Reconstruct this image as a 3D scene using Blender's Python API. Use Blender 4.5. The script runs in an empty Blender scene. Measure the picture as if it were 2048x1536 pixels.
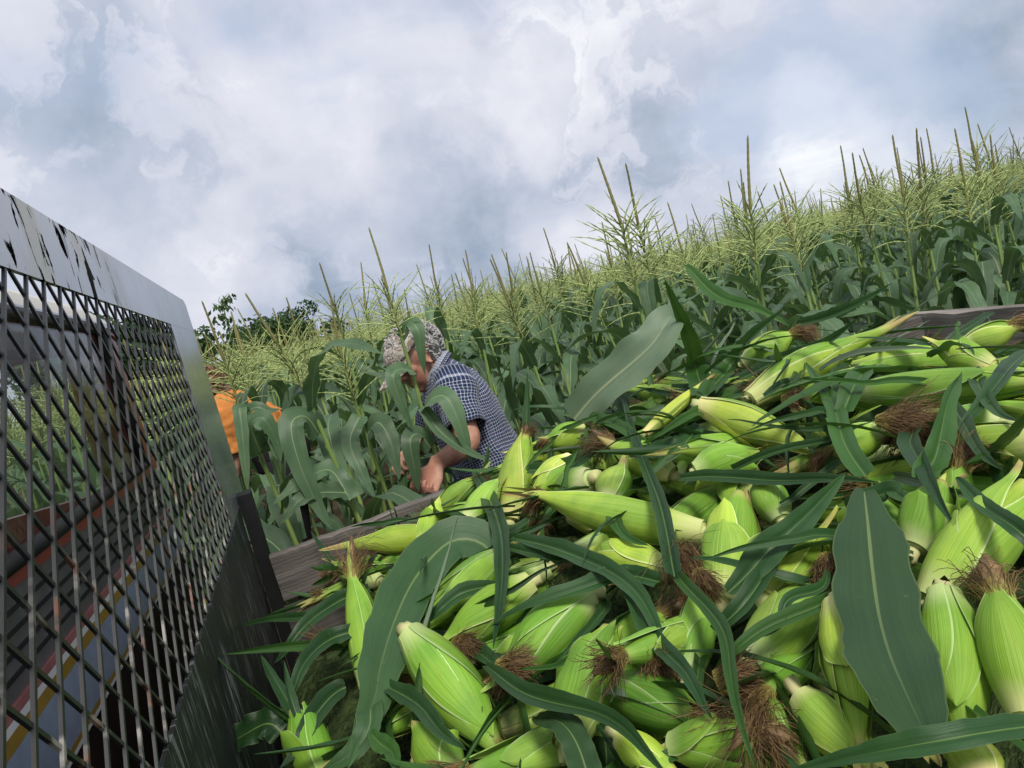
import bpy, bmesh, math, random
import numpy as np
from mathutils import Vector, Matrix, noise as mnoise

S = bpy.context.scene
COL = S.collection
rnd = random.Random(7)
R_ = math.radians

# ------------------------------------------------------------------ camera
CAM_H = 1.65
FPX = 1300.0                       # focal length in pixels of the 2048 wide photograph
ROLL, PITCH, AZ = R_(14.0), math.atan(153 / 1300.0), R_(18.4)
# world axes: X runs along the truck to its rear, Y across the truck to the field, Z up
_Z = np.array([0, 0, 1.0])
_Fh = np.array([math.sin(AZ), math.cos(AZ), 0]); _R0 = np.array([math.cos(AZ), -math.sin(AZ), 0])
CF = _Fh * math.cos(PITCH) - _Z * math.sin(PITCH)
_U0 = _Fh * math.sin(PITCH) + _Z * math.cos(PITCH)
CR = math.cos(ROLL) * _R0 - math.sin(ROLL) * _U0
CU = math.sin(ROLL) * _R0 + math.cos(ROLL) * _U0
CC = np.array([0, 0, CAM_H])
cam_d = bpy.data.cameras.new('camera')
cam_d.sensor_width = 36; cam_d.lens = FPX / 2048 * 36
cam_d.clip_start = 0.02; cam_d.clip_end = 2000
cam = bpy.data.objects.new('camera', cam_d); COL.objects.link(cam)
M3 = Matrix((CR, CU, -CF)).transposed()
cam.matrix_world = Matrix.Translation(CC) @ M3.to_4x4()
S.camera = cam

def ray(x, y):
    d = CF + CR * (x - 1024) / FPX - CU * (y - 768) / FPX
    return d / np.linalg.norm(d)
def P(x, y, r): return CC + ray(x, y) * r
def onY(x, y, v):
    d = ray(x, y); return CC + d * (v - CC[1]) / d[1]
def onX(x, y, v):
    d = ray(x, y); return CC + d * (v - CC[0]) / d[0]

# ------------------------------------------------------------------ node helpers
class NT:
    def __init__(s, tree): s.t = tree; s.N = tree.nodes; s.L = tree.links
    def new(s, typ, **kw):
        n = s.N.new(typ)
        for k, v in kw.items(): setattr(n, k, v)
        return n
    def inp(s, sock, v):
        if v is None: return
        if isinstance(v, bpy.types.NodeSocket): s.L.new(v, sock)
        else:
            if isinstance(v, (tuple, list)) and len(v) == 3 and sock.type == 'RGBA': v = (*v, 1)
            sock.default_value = v
    def math(s, op, a, b=None, c=None, clamp=False):
        n = s.new('ShaderNodeMath', operation=op, use_clamp=clamp)
        for i, v in enumerate((a, b, c)):
            if v is not None: s.inp(n.inputs[i], v)
        return n.outputs[0]
    def vmath(s, op, a, b=None, scale=None):
        n = s.new('ShaderNodeVectorMath', operation=op)
        s.inp(n.inputs[0], a)
        if b is not None: s.inp(n.inputs[1], b)
        if scale is not None: s.inp(n.inputs[3], scale)
        return n.outputs['Value'] if op in ('DOT_PRODUCT', 'LENGTH') else n.outputs[0]
    def mix(s, f, a, b, blend='MIX'):
        n = s.new('ShaderNodeMix', data_type='RGBA', blend_type=blend)
        s.inp(n.inputs[0], f); s.inp(n.inputs[6], a); s.inp(n.inputs[7], b)
        return n.outputs[2]
    def noise(s, vec, scale=5, detail=3, rough=.55, dist=0, dim='3D'):
        n = s.new('ShaderNodeTexNoise', noise_dimensions=dim)
        if vec is not None: s.inp(n.inputs['Vector'], vec)
        n.inputs['Scale'].default_value = scale; n.inputs['Detail'].default_value = detail
        n.inputs['Roughness'].default_value = rough; n.inputs['Distortion'].default_value = dist
        return n.outputs['Fac']
    def mapr(s, v, a, b, c=0, d=1, smooth=False):
        n = s.new('ShaderNodeMapRange')
        if smooth: n.interpolation_type = 'SMOOTHSTEP'
        s.inp(n.inputs[0], v)
        for i, q in enumerate((a, b, c, d)): s.inp(n.inputs[i + 1], q)
        return n.outputs[0]
    def scale3(s, vec, x, y, z): return s.vmath('MULTIPLY', vec, (x, y, z))
    def sep(s, v):
        n = s.new('ShaderNodeSeparateXYZ'); s.inp(n.inputs[0], v); return n.outputs
    def comb(s, x, y, z):
        n = s.new('ShaderNodeCombineXYZ')
        for i, v in enumerate((x, y, z)): s.inp(n.inputs[i], v)
        return n.outputs[0]

# ------------------------------------------------------------------ sky, sun, exposure
W = bpy.data.worlds.new('World'); S.world = W; W.use_nodes = True
w = NT(W.node_tree); w.N.clear()
SKY_STRENGTH = 0.1
SUN_EL = R_(56)
sky = w.new('ShaderNodeTexSky', sky_type='NISHITA')
sky.sun_disc = False; sky.sun_elevation = SUN_EL; sky.sun_rotation = R_(180); sky.dust_density = 2.0
tc = w.new('ShaderNodeTexCoord')
D = tc.outputs['Generated']
dz = w.sep(D)
h = w.math('ADD', w.math('MAXIMUM', dz[2], 0.0), 0.16)
plane = w.comb(w.math('DIVIDE', dz[0], h), w.math('DIVIDE', dz[1], h), 0.0)
warp = w.new('ShaderNodeTexNoise'); w.inp(warp.inputs['Vector'], D)
warp.inputs['Scale'].default_value = 5.0; warp.inputs['Detail'].default_value = 6; warp.inputs['Roughness'].default_value = .55
wv = w.vmath('SCALE', w.vmath('SUBTRACT', warp.outputs['Color'], (.5, .5, .5)), scale=0.34)
DW = w.vmath('NORMALIZE', w.vmath('ADD', D, wv))
def cloud_bank(x, y, rad, soft=1.0):
    d = ray(x, y)
    dot = w.vmath('DOT_PRODUCT', DW, tuple(d))
    c0 = math.cos(R_(rad)); c1 = math.cos(R_(rad * .25))
    return w.mapr(dot, c0, c1, 0, soft, True)
n1 = w.noise(plane, .55, 6, .55, .5)
n2 = w.noise(w.vmath('ADD', D, (3.1, 1.7, .4)), 3.2, 7, .6, .5)
n3 = w.noise(w.vmath('ADD', plane, (7.3, 2.1, 0)), 1.6, 6, .6, .3)
V = w.math('ADD', w.math('MULTIPLY', n1, .5), w.math('MULTIPLY', n2, .75))
V = w.math('ADD', V, w.math('MULTIPLY', n3, .2))
V = w.math('SUBTRACT', V, .26)
BANKS = [(1090, 190, 6, .20), (1010, 300, 7, .08), (800, 210, 8, .14), (620, 280, 7, .14), (560, 150, 5, .14), (1160, 450, 6, .24), (1660, 310, 6, .24), (420, 560, 9, .10),
         (850, 560, 17, -.22), (700, 600, 9, -.06), (1260, 270, 7, -.18), (1160, 520, 5, .10), (640, 620, 8, -.10), (760, 420, 9, .04), (1960, 190, 8, -.22), (1700, 300, 6, .12), (250, 480, 12, .02), (150, 330, 12, -.10), (60, 100, 9, -.12), (1020, 420, 8, -.04), (520, 470, 9, .08), (860, 330, 12, .12)]
for bx, by, br, amp in BANKS:
    V = w.math('ADD', V, cloud_bank(bx, by, br, amp))
n4 = w.noise(w.vmath('ADD', DW, (.3, 2.2, 5.1)), 7.5, 8, .62, .8)
n5 = w.noise(w.vmath('ADD', D, (9.1, .2, 1.4)), 2.4, 3, .5, .4)
puff = w.math('MULTIPLY', w.mapr(n4, .46, .60, 0, 1, True), w.mapr(n5, .42, .60, 0, 1, True))
V = w.math('ADD', V, w.math('MULTIPLY', puff, .26))
n6 = w.noise(w.vmath('ADD', DW, (4.4, 1.2, .7)), 13, 7, .6, .4)
V = w.math('ADD', V, w.math('MULTIPLY', w.math('SUBTRACT', n6, .5), .16))
ramp = w.new('ShaderNodeValToRGB'); w.inp(ramp.inputs[0], V)
e = ramp.color_ramp.elements
e[0].position = .08; e[0].color = (.27, .34, .45, 1)
e[1].position = 1.0; e[1].color = (.92, .925, .955, 1)
for p_, c_ in ((.32, (.46, .515, .625)), (.52, (.60, .63, .725)), (.74, (.72, .735, .81))):
    q = e.new(p_); q.color = (*c_, 1)
# thin places where the blue of the clear sky comes through
gap = w.mapr(w.math('ADD', w.noise(w.vmath('ADD', plane, (1.2, 5.5, 0)), .8, 6, .6, .6),
        w.math('ADD', w.math('ADD', cloud_bank(1700, 260, 12, .16), cloud_bank(820, 60, 14, .14)), w.math('ADD', cloud_bank(1500, 240, 10, .12), cloud_bank(1850, 150, 8, .12)))), .52, .78, 0, .42, True)
skyc = w.vmath('SCALE', sky.outputs[0], scale=SKY_STRENGTH)
clear = w.mix(.55, skyc, (.52, .66, .93))
colr = w.vmath('SCALE', w.mix(gap, ramp.outputs[0], clear), scale=.79)
bg = w.new('ShaderNodeBackground')
w.inp(bg.inputs[0], w.vmath('SCALE', colr, scale=1.0 / SKY_STRENGTH)); bg.inputs[1].default_value = SKY_STRENGTH
out = w.new('ShaderNodeOutputWorld'); w.L.new(bg.outputs[0], out.inputs[0])

sun_d = bpy.data.lights.new('sun', 'SUN'); sun_d.energy = 2.2; sun_d.angle = R_(14); sun_d.color = (1, .955, .88)
sun = bpy.data.objects.new('sun', sun_d); COL.objects.link(sun)
sdir = Vector((0, -math.cos(SUN_EL), math.sin(SUN_EL)))
sun.rotation_euler = sdir.to_track_quat('Z', 'Y').to_euler()
S.view_settings.view_transform = 'Standard'; S.view_settings.look = 'None'
S.view_settings.gamma = 1; S.view_settings.use_curve_mapping = False
S.view_settings.exposure = 0.48
S.render.engine = 'CYCLES'
S.cycles.max_bounces = 6; S.cycles.transparent_max_bounces = 12
S.cycles.use_denoising = True

# ------------------------------------------------------------------ object helpers
def link(o, parent=None):
    COL.objects.link(o)
    if parent is not None: o.parent = parent
    return o
def tag(o, label=None, cat=None, group=None, kind=None):
    if label: o['label'] = label
    if cat: o['category'] = cat
    if group: o['group'] = group
    if kind: o['kind'] = kind
    return o
def empty(name, mat=None):
    o = bpy.data.objects.new(name, None); o.empty_display_size = .05
    COL.objects.link(o)
    if mat is not None: o.matrix_world = mat
    return o
class MB:
    """collects vertices, faces and uvs for ONE mesh"""
    def __init__(s): s.v = []; s.f = []; s.uv = []; s.n = 0; s.mi = []
    def add(s, v, f, uv=None, mi=0):
        v = np.asarray(v, float).reshape(-1, 3)
        s.v.append(v); s.f.extend([tuple(int(i) + s.n for i in q) for q in f])
        s.mi.extend([mi] * len(f))
        s.uv.append(np.asarray(uv, float) if uv is not None else np.zeros((len(v), 2)))
        s.n += len(v)
    def mesh(s, name, mats, smooth=True):
        me = bpy.data.meshes.new(name)
        V = np.concatenate(s.v) if s.v else np.zeros((0, 3)); UV = np.concatenate(s.uv)
        me.from_pydata(V.tolist(), [], s.f)
        lay = me.uv_layers.new(name='UVMap')
        idx = np.empty(len(me.loops), np.int32); me.loops.foreach_get('vertex_index', idx)
        lay.data.foreach_set('uv', UV[idx].astype(np.float32).ravel())
        if smooth: me.polygons.foreach_set('use_smooth', np.ones(len(me.polygons), bool))
        for m in (mats if isinstance(mats, (list, tuple)) else [mats]): me.materials.append(m)
        if any(s.mi): me.polygons.foreach_set('material_index', np.array(s.mi, np.int32))
        me.update(); return me
    def build(s, name, mats, parent=None, smooth=True):
        return link(bpy.data.objects.new(name, s.mesh(name, mats, smooth)), parent)
def meshobj(name, me, parent=None, mat=None):
    o = bpy.data.objects.new(name, me); link(o, parent)
    if mat is not None: o.matrix_local = mat
    return o
def grid_faces(ni, nj, wrap=False):
    f = []
    for i in range(ni - 1):
        for j in range(nj - (0 if wrap else 1)):
            k = (j + 1) % nj
            f.append((i * nj + j, i * nj + k, (i + 1) * nj + k, (i + 1) * nj + j))
    return f
def unit(v): v = np.asarray(v, float); return v / (np.linalg.norm(v) + 1e-12)
def catmull(pts, n):
    pts = np.asarray(pts, float)
    if len(pts) == 2: return pts[0] + (pts[1] - pts[0]) * np.linspace(0, 1, n)[:, None]
    p = np.vstack([2 * pts[0] - pts[1], pts, 2 * pts[-1] - pts[-2]])
    seg = np.linalg.norm(np.diff(pts, axis=0), axis=1) ** .5 + 1e-9
    cum = np.r_[0, np.cumsum(seg)]; ts = np.linspace(0, cum[-1], n); o = []
    for t in ts:
        i = min(int(np.searchsorted(cum, t, 'right')) - 1, len(seg) - 1); u = (t - cum[i]) / seg[i]
        a, b, c, d = p[i:i + 4]
        o.append(.5 * ((2 * b) + (c - a) * u + (2 * a - 5 * b + 4 * c - d) * u * u + (3 * b - a - 3 * c + d) * u ** 3))
    return np.array(o)
def tube(mb, pts, rad, n=8, side=None, caps=True, mi=0, uvlen=None):
    """loft of ellipses along pts; rad: list of r or (a, b) (a along side, b across)"""
    pts = np.asarray(pts, float); m = len(pts); T = np.gradient(pts, axis=0)
    rad = np.array([(r, r) if np.isscalar(r) else r for r in rad], float)
    s = np.asarray(side if side is not None else ((0, 0, 1) if abs(unit(T[0])[2]) < .9 else (1, 0, 0)), float)
    V = []; UV = []; acc = 0
    ang = np.linspace(0, 2 * np.pi, n, endpoint=False)
    for i in range(m):
        t = unit(T[i]); s = unit(s - t * (s @ t)); b = np.cross(t, s)
        if i: acc += np.linalg.norm(pts[i] - pts[i - 1])
        V.append(pts[i] + np.outer(np.cos(ang) * rad[i, 0], s) + np.outer(np.sin(ang) * rad[i, 1], b))
        UV.append(np.c_[ang / (2 * np.pi) * (uvlen or 1), np.full(n, acc)])
    F = grid_faces(m, n, True)
    if caps: F += [tuple(range(n))[::-1], tuple(range((m - 1) * n, m * n))]
    mb.add(np.concatenate(V), F, np.concatenate(UV), mi)
def box(mb, lo, hi, mi=0, bev=0.0):
    x0, y0, z0 = lo; x1, y1, z1 = hi
    v = [(x0, y0, z0), (x1, y0, z0), (x1, y1, z0), (x0, y1, z0), (x0, y0, z1), (x1, y0, z1), (x1, y1, z1), (x0, y1, z1)]
    mb.add(v, [(0, 3, 2, 1), (4, 5, 6, 7), (0, 1, 5, 4), (1, 2, 6, 5), (2, 3, 7, 6), (3, 0, 4, 7)], None, mi)
def board_mb(p0, p1, width, thick, seed, wdir=(0, 0, 1), nl=26):
    """a weathered plank from p0 to p1 along its top edge; uneven edges, rounded arrises"""
    r = np.random.RandomState(seed); p0 = np.asarray(p0, float); p1 = np.asarray(p1, float)
    t = unit(p1 - p0); wd = unit(np.asarray(wdir, float) - t * (np.asarray(wdir, float) @ t)); nd = np.cross(t, wd)
    prof = np.array([(-.5, -1), (-.5, -.08), (-.36, 0), (.36, 0), (.5, -.08), (.5, -1)])
    V = []; UV = []; L = np.linalg.norm(p1 - p0)
    up = np.cumsum(r.randn(nl)) * .0012; up -= np.linspace(up[0], up[-1], nl); side = np.cumsum(r.randn(nl)) * .0008; side -= side.mean()
    for i in range(nl):
        u = i / (nl - 1)
        chip = -abs(r.randn()) * .003 if r.rand() < .35 else 0
        for a, b in prof:
            off = (up[i] + chip * (a > 0)) if b > -.5 else up[i] * .4
            V.append(p0 + t * L * u + nd * (a * thick + side[i]) + wd * (b * (width if b < -.5 else thick) + off))
            UV.append((u * L, (a + .5) * thick + b * width))
    F = grid_faces(nl, 6, True) + [tuple(range(6))[::-1], tuple(range((nl - 1) * 6, nl * 6))]
    m = MB(); m.add(V, F, UV); return m

# ------------------------------------------------------------------ materials
MATS = {}
def mat(name, rough=.6, spec=.4):
    m = bpy.data.materials.new(name); m.use_nodes = True; t = NT(m.node_tree)
    b = t.N['Principled BSDF']; b.inputs['Roughness'].default_value = rough
    b.inputs['Specular IOR Level'].default_value = spec * .8
    MATS[name] = m; return m, t, b
def bump(t, b, hgt, strength=.3, dist=.002):
    n = t.new('ShaderNodeBump'); n.inputs['Strength'].default_value = strength; n.inputs['Distance'].default_value = dist
    t.inp(n.inputs['Height'], hgt); t.L.new(n.outputs[0], b.inputs['Normal']); return n
def plain(name, col, rough=.6, spec=.4, var=.25, scale=20, metal=0):
    m, t, b = mat(name, rough, spec); c = t.new('ShaderNodeTexCoord')
    n = t.noise(c.outputs['Object'], scale, 4)
    k = t.mapr(n, .3, .7, 1 - var, 1 + var)
    t.inp(b.inputs['Base Color'], t.vmath('SCALE', tuple(col), scale=k))
    b.inputs['Metallic'].default_value = metal
    return m
def translucent_mix(m, t, b, col, fac):
    tr = t.new('ShaderNodeBsdfTranslucent'); t.inp(tr.inputs[0], col)
    mx = t.new('ShaderNodeMixShader'); t.inp(mx.inputs[0], fac)
    t.L.new(b.outputs[0], mx.inputs[1]); t.L.new(tr.outputs[0], mx.inputs[2])
    o = t.N['Material Output']; t.L.new(mx.outputs[0], o.inputs[0])

def leaf_material(name, dark, light, rib, rough, trans, seedling=False):
    m, t, b = mat(name, rough, .45)
    uv = t.new('ShaderNodeUVMap').outputs[0]; oi = t.new('ShaderNodeObjectInfo'); u = t.sep(uv)
    c = t.new('ShaderNodeTexCoord').outputs['Object']
    veins = t.noise(t.vmath('ADD', t.scale3(uv, 46, .7, 1), t.comb(oi.outputs['Random'], 0, 0)), 1.0, 3, .6)
    big = t.noise(c, 9, 4, .6)
    k = t.math('ADD', t.math('MULTIPLY', veins, .5), t.math('MULTIPLY', big, .6))
    base = t.mix(t.mapr(k, .32, .78), dark, light)
    base = t.vmath('SCALE', base, scale=t.mapr(oi.outputs['Random'], 0, 1, .72, 1.25))
    d = t.math('ABSOLUTE', t.math('SUBTRACT', u[0], .5))
    wr = t.mapr(u[1], 0, 1, .040, .010)
    ribm = t.mapr(t.math('DIVIDE', d, wr), .55, 1.0, 1, 0, True)
    ribm = t.math('MULTIPLY', ribm, t.math('MULTIPLY', t.mapr(u[1], .35, 1.0, .8, .1), t.mapr(veins, .3, .7, .7, 1)))
    base = t.mix(ribm, base, rib)
    edge = t.mapr(d, .475, .5, 0, .35)
    base = t.mix(edge, base, (.22, .28, .10))
    # dry flecks and torn, yellowed spots
    fl = t.mapr(t.noise(t.scale3(c, 1, 1, 1), 55, 3, .6), .70, .76, 0, .5)
    base = t.mix(fl, base, (.16, .17, .07))
    t.inp(b.inputs['Base Color'], base)
    t.inp(b.inputs['Roughness'], t.mapr(big, .3, .7, rough - .08, rough + .12))
    hh = t.math('ADD', t.math('MULTIPLY', veins, 1.0), t.math('MULTIPLY', big, 1.2))
    bump(t, b, hh, .35, .0016)
    translucent_mix(m, t, b, t.mix(.5, base, (.10, .20, .02)), trans)
    return m
FIELD_LEAF = leaf_material('field_leaf', (.058, .122, .058), (.138, .225, .110), (.36, .45, .21), .44, .28)
HEAP_LEAF = leaf_material('heap_leaf', (.011, .042, .014), (.042, .112, .030), (.17, .28, .075), .38, .20)
FLAG_LEAF = leaf_material('flag_leaf', (.024, .078, .018), (.066, .165, .032), (.18, .29, .08), .42, .28)
PALE_LEAF = leaf_material('pale_leaf', (.085, .14, .085), (.16, .22, .13), (.42, .46, .25), .45, .14)
GREY_LEAF = leaf_material('grey_leaf', (.022, .062, .020), (.050, .112, .036), (.20, .28, .10), .46, .16)

def husk_material():
    m, t, b = mat('husk', .56, .28)
    uv = t.new('ShaderNodeUVMap').outputs[0]; oi = t.new('ShaderNodeObjectInfo'); u = t.sep(uv)
    c = t.new('ShaderNodeTexCoord').outputs['Object']
    off = t.comb(t.math('MULTIPLY', oi.outputs['Random'], 50), 0, 0)
    vf = t.noise(t.vmath('ADD', t.scale3(uv, 85, 1.1, 1), off), 1.0, 2, .55)
    vw = t.noise(t.vmath('ADD', t.scale3(uv, 13, .6, 1), off), 1.0, 3, .55)
    big = t.noise(t.vmath('ADD', c, off), 14, 3, .55)
    green = t.mix(t.mapr(oi.outputs['Random'], 0, 1), (.155, .355, .022), (.41, .575, .055))
    green = t.mix(t.mapr(big, .38, .66, 0, .7), green, (.105, .27, .030))
    green = t.mix(t.mapr(vw, .46, .70, 0, .26), green, (.48, .60, .15))
    green = t.mix(t.mapr(vw, .28, .44, .20, 0), green, (.10, .25, .02))
    green = t.mix(t.mapr(vf, .46, .62, .0, .26), green, (.45, .60, .18))
    green = t.mix(t.mapr(vf, .32, .46, .24, 0), green, (.09, .22, .02))
    pale = t.math('MULTIPLY', t.mapr(t.math('ADD', u[1], t.math('MULTIPLY', t.math('SUBTRACT', vw, .5), .16)), .02, .24, 1, 0, True), .85)
    green = t.mix(pale, green, (.60, .66, .26))
    tipm = t.mapr(u[1], .86, 1.0, 0, .6, True)
    green = t.mix(tipm, green, (.52, .58, .16))
    d = t.math('ABSOLUTE', t.math('SUBTRACT', u[0], .5))
    green = t.mix(t.mapr(d, .462, .492, 0, .8), green, (.60, .70, .32))
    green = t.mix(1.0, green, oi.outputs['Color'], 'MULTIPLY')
    green = t.mix(t.math('MULTIPLY', t.mapr(u[1], .93, 1.0), t.mapr(big, .4, .6)), green, (.40, .30, .12))
    spots = t.mapr(t.noise(t.scale3(c, .5, 1, 1), 90, 4, .6), .64, .72, 0, .5)
    green = t.mix(spots, green, (.25, .22, .06))
    t.inp(b.inputs['Base Color'], green)
    bump(t, b, t.math('ADD', vf, t.math('MULTIPLY', vw, 1.5)), .35, .0010)
    translucent_mix(m, t, b, t.mix(.4, green, (.35, .5, .05)), .08)
    return m
HUSK = husk_material()
def shank_material():
    m, t, b = mat('shank', .55, .3); c = t.new('ShaderNodeTexCoord').outputs['Object']
    n = t.noise(t.scale3(c, 20, 160, 160), 1.0, 3)
    t.inp(b.inputs['Base Color'], t.mix(t.mapr(n, .3, .7), (.62, .56, .30), (.50, .58, .20))); bump(t, b, n, .4, .001); return m
SHANK = shank_material()
def silk_material():
    m, t, b = mat('silk', .5, .35); uv = t.new('ShaderNodeUVMap').outputs[0]; u = t.sep(uv)
    n = t.noise(t.scale3(uv, 90, 1.0, 1), 1, 2)
    c1 = t.mix(t.mapr(n, .36, .66), (.062, .036, .018), (.30, .19, .085))
    root = t.mapr(t.math('ADD', u[1], t.math('MULTIPLY', n, .2)), .12, .62, 1, 0, True)
    t.inp(b.inputs['Base Color'], t.mix(t.math('MULTIPLY', root, .8), c1, (.40, .33, .085)))
    return m
SILK = silk_material()
def stalk_material():
    m, t, b = mat('stalk', .45, .4); uv = t.new('ShaderNodeUVMap').outputs[0]; c = t.new('ShaderNodeTexCoord').outputs['Object']
    n = t.noise(t.scale3(c, 90, 90, 6), 1, 3)
    t.inp(b.inputs['Base Color'], t.mix(t.mapr(n, .3, .7), (.15, .25, .065), (.30, .40, .12))); return m
STALK = stalk_material()
def tassel_material():
    m, t, b = mat('tassel', .65, .25); c = t.new('ShaderNodeTexCoord').outputs['Object']; u = t.sep(t.new('ShaderNodeUVMap').outputs[0])
    oi = t.new('ShaderNodeObjectInfo')
    n = t.noise(c, 110, 2); col = t.mix(t.mapr(n, .35, .65), (.25, .33, .10), (.51, .59, .24))
    col = t.mix(u[0], col, t.mix(n, (.20, .20, .07), (.34, .30, .12)))       # the central spike is browner
    t.inp(b.inputs['Base Color'], t.vmath('SCALE', col, scale=t.mapr(oi.outputs['Random'], 0, 1, .62, 1.12))); return m
TASSEL = tassel_material()
def wood_material(name, tone=1.0):
    m, t, b = mat(name, .85, .15); uv = t.new('ShaderNodeUVMap').outputs[0]; c = t.new('ShaderNodeTexCoord').outputs['Object']
    oi = t.new('ShaderNodeObjectInfo'); uvo = t.vmath('ADD', uv, t.comb(t.math('MULTIPLY', oi.outputs['Random'], 9), oi.outputs['Random'], 0))
    g = t.noise(t.scale3(uvo, 5, 190, 1), 1, 5, .65, .4); g2 = t.noise(t.scale3(uvo, 1.6, 36, 1), 1, 4, .6, .8); big = t.noise(c, 5, 4, .6)
    k = t.math('ADD', t.math('MULTIPLY', g, .6), t.math('MULTIPLY', g2, .5))
    col = t.mix(t.mapr(k, .38, .72), (.055 * tone, .048 * tone, .042 * tone), (.29 * tone, .265 * tone, .235 * tone))
    col = t.mix(t.mapr(big, .45, .7, 0, .55), col, (.085 * tone, .070 * tone, .055 * tone))
    crack = t.mapr(t.noise(t.scale3(uvo, 2.2, 85, 1), 1, 3, .5, .5), .30, .36, 1, 0)
    col = t.mix(t.math('MULTIPLY', crack, .8), col, (.016, .013, .011))
    t.inp(b.inputs['Base Color'], col)
    bump(t, b, t.math('SUBTRACT', k, crack), .8, .003); return m
WOOD = wood_material('weathered_wood', .88); WOOD_DARK = wood_material('dark_wood', .5); WOOD_SKYLIT = wood_material('skylit_wood', 1.35)  # tailgate copy of the wood: skylight painted in as a lighter tone
def painted_steel(name, kind):
    m, t, b = mat(name, .26, .6); c = t.new('ShaderNodeTexCoord').outputs['Object']; p = t.sep(c)
    n = t.noise(c, 8, 4); base = t.mix(n, (.012, .013, .014), (.034, .036, .039))
    if kind == 'sheet': base = t.mix(n, (.40, .41, .43), (.52, .53, .55)); b.inputs['Metallic'].default_value = .75
    if kind == 'sheet':                                   # peeled stickers and scraped paint near the camera end of the top sheet
        reg = t.mapr(p[1], .95, 1.25, 1, 0, True)
        smear = t.mapr(t.noise(t.scale3(c, 1, 13, 2.6), 1, 4, .55, .5), .47, .56, 0, .9)
        sm_ = t.math('MULTIPLY', smear, reg); base = t.mix(sm_, base, (.50, .47, .38))
        fk = t.mapr(t.noise(t.scale3(c, 1, 30, 12), 1, 5, .62, .8), .55, .57, 0, 1)
        fk = t.math('MULTIPLY', fk, t.mapr(t.noise(t.vmath('ADD', t.scale3(c, 1, 8, 5), (0, 2.7, 1.3)), 1, 2), .40, .46, 0, 1))
        base = t.mix(t.math('MULTIPLY', fk, reg), base, (.006, .006, .006)); t.inp(b.inputs['Specular IOR Level'], t.mapr(t.math('MULTIPLY', fk, reg), 0, 1, .48, .0))
        t.inp(b.inputs['Metallic'], t.math('MULTIPLY', t.math('SUBTRACT', 1, t.math('MAXIMUM', sm_, t.math('MULTIPLY', fk, reg))), .75))
        scr = t.mapr(t.noise(t.scale3(c, 1, 190, 5), 1, 3), .70, .74, 0, .5)
        base = t.mix(scr, base, (.25, .25, .24))
        t.inp(b.inputs['Roughness'], t.math('MAXIMUM', t.mapr(n, .3, .7, .16, .30), t.math('MULTIPLY', t.math('MULTIPLY', fk, reg), .9)))
    elif kind == 'lower':
        s1 = t.mapr(t.noise(t.scale3(c, 1, 110, 9), 1, 5, .68, .7), .535, .63, 0, .9)
        s2 = t.mapr(t.noise(t.scale3(c, 1, 9, 9), 1, 3), .40, .62, 0, 1)
        base = t.mix(t.math('MULTIPLY', s1, s2), (.012, .015, .013), (.33, .34, .32))
        t.inp(b.inputs['Roughness'], t.mapr(n, .3, .7, .45, .65))
    else:
        wear = t.mapr(t.noise(t.scale3(c, 1, 28, 13), 1, 4, .6), .56, .64, 0, .9)
        low = t.mapr(p[2], 1.40, 1.62, 1, 0, True)
        wcol = t.mix(t.mapr(t.noise(c, 26, 2), .50, .62), (.40, .38, .33), (.34, .10, .035))
        base = t.mix(t.math('MULTIPLY', wear, low), base, wcol)
        t.inp(b.inputs['Roughness'], .42)
    t.inp(b.inputs['Base Color'], base); return m
STEEL = painted_steel('guard_steel', 'mesh'); SHEET = painted_steel('guard_sheet', 'sheet'); LOWER = painted_steel('guard_lower', 'lower')
CREAM = plain('cream_paint', (.62, .58, .49), .35, .5, .08, 6)
RED = plain('red_paint', (.30, .045, .035), .32, .5, .15, 7)
BLACKRUB = plain('black_rubber', (.018, .018, .018), .6, .3)
WHITEP = plain('white_paint', (.72, .71, .68), .4, .4, .08)
GOLDP = plain('gold_paint', (.34, .21, .035), .38, .5, .15)
PINKP = plain('faded_red_paint', (.34, .13, .12), .5, .4, .2)
BLUEP = plain('slate_blue_paint', (.27, .32, .40), .42, .45, .10, 30)
DARKB = plain('dark_brown_steel', (.022, .013, .010), .7, .2, .4, 10)
CHROME = plain('dull_chrome', (.55, .55, .55), .25, .5, .05, 10, 1.0)
VINYL = plain('grey_vinyl', (.06, .062, .065), .6, .3)
TRIM = plain('grey_trim', (.12, .115, .115), .4, .5, .25, 14)
def glass_material():
    m, t, b = mat('cab_glass', .03, .5)
    tr = t.new('ShaderNodeBsdfTransparent'); tr.inputs[0].default_value = (.95, .97, .96, 1)
    gl = t.new('ShaderNodeBsdfGlossy'); gl.inputs['Roughness'].default_value = .03
    fr = t.new('ShaderNodeFresnel'); ge = t.new('ShaderNodeNewGeometry'); t.inp(fr.inputs[0], t.mapr(ge.outputs['Backfacing'], 0, 1, 1.28, 1 / 1.28))
    mx = t.new('ShaderNodeMixShader'); t.L.new(fr.outputs[0], mx.inputs[0]); t.L.new(tr.outputs[0], mx.inputs[1]); t.L.new(gl.outputs[0], mx.inputs[2])
    t.L.new(mx.outputs[0], t.N['Material Output'].inputs[0]); return m
GLASS = glass_material()
def soil_material():
    m, t, b = mat('soil', .95, .1); c = t.new('ShaderNodeTexCoord').outputs['Object']
    n = t.noise(c, 3, 8, .65); g = t.noise(c, .5, 4)
    col = t.mix(t.mapr(n, .3, .7), (.045, .032, .021), (.125, .092, .060))
    far = t.mapr(t.vmath('LENGTH', c), 45, 60, 0, 1)
    col = t.mix(t.mapr(t.math('ADD', g, far), .58, .7), col, (.05, .082, .025))
    t.inp(b.inputs['Base Color'], col); bump(t, b, n, .8, .05); return m
SOIL = soil_material()

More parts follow.
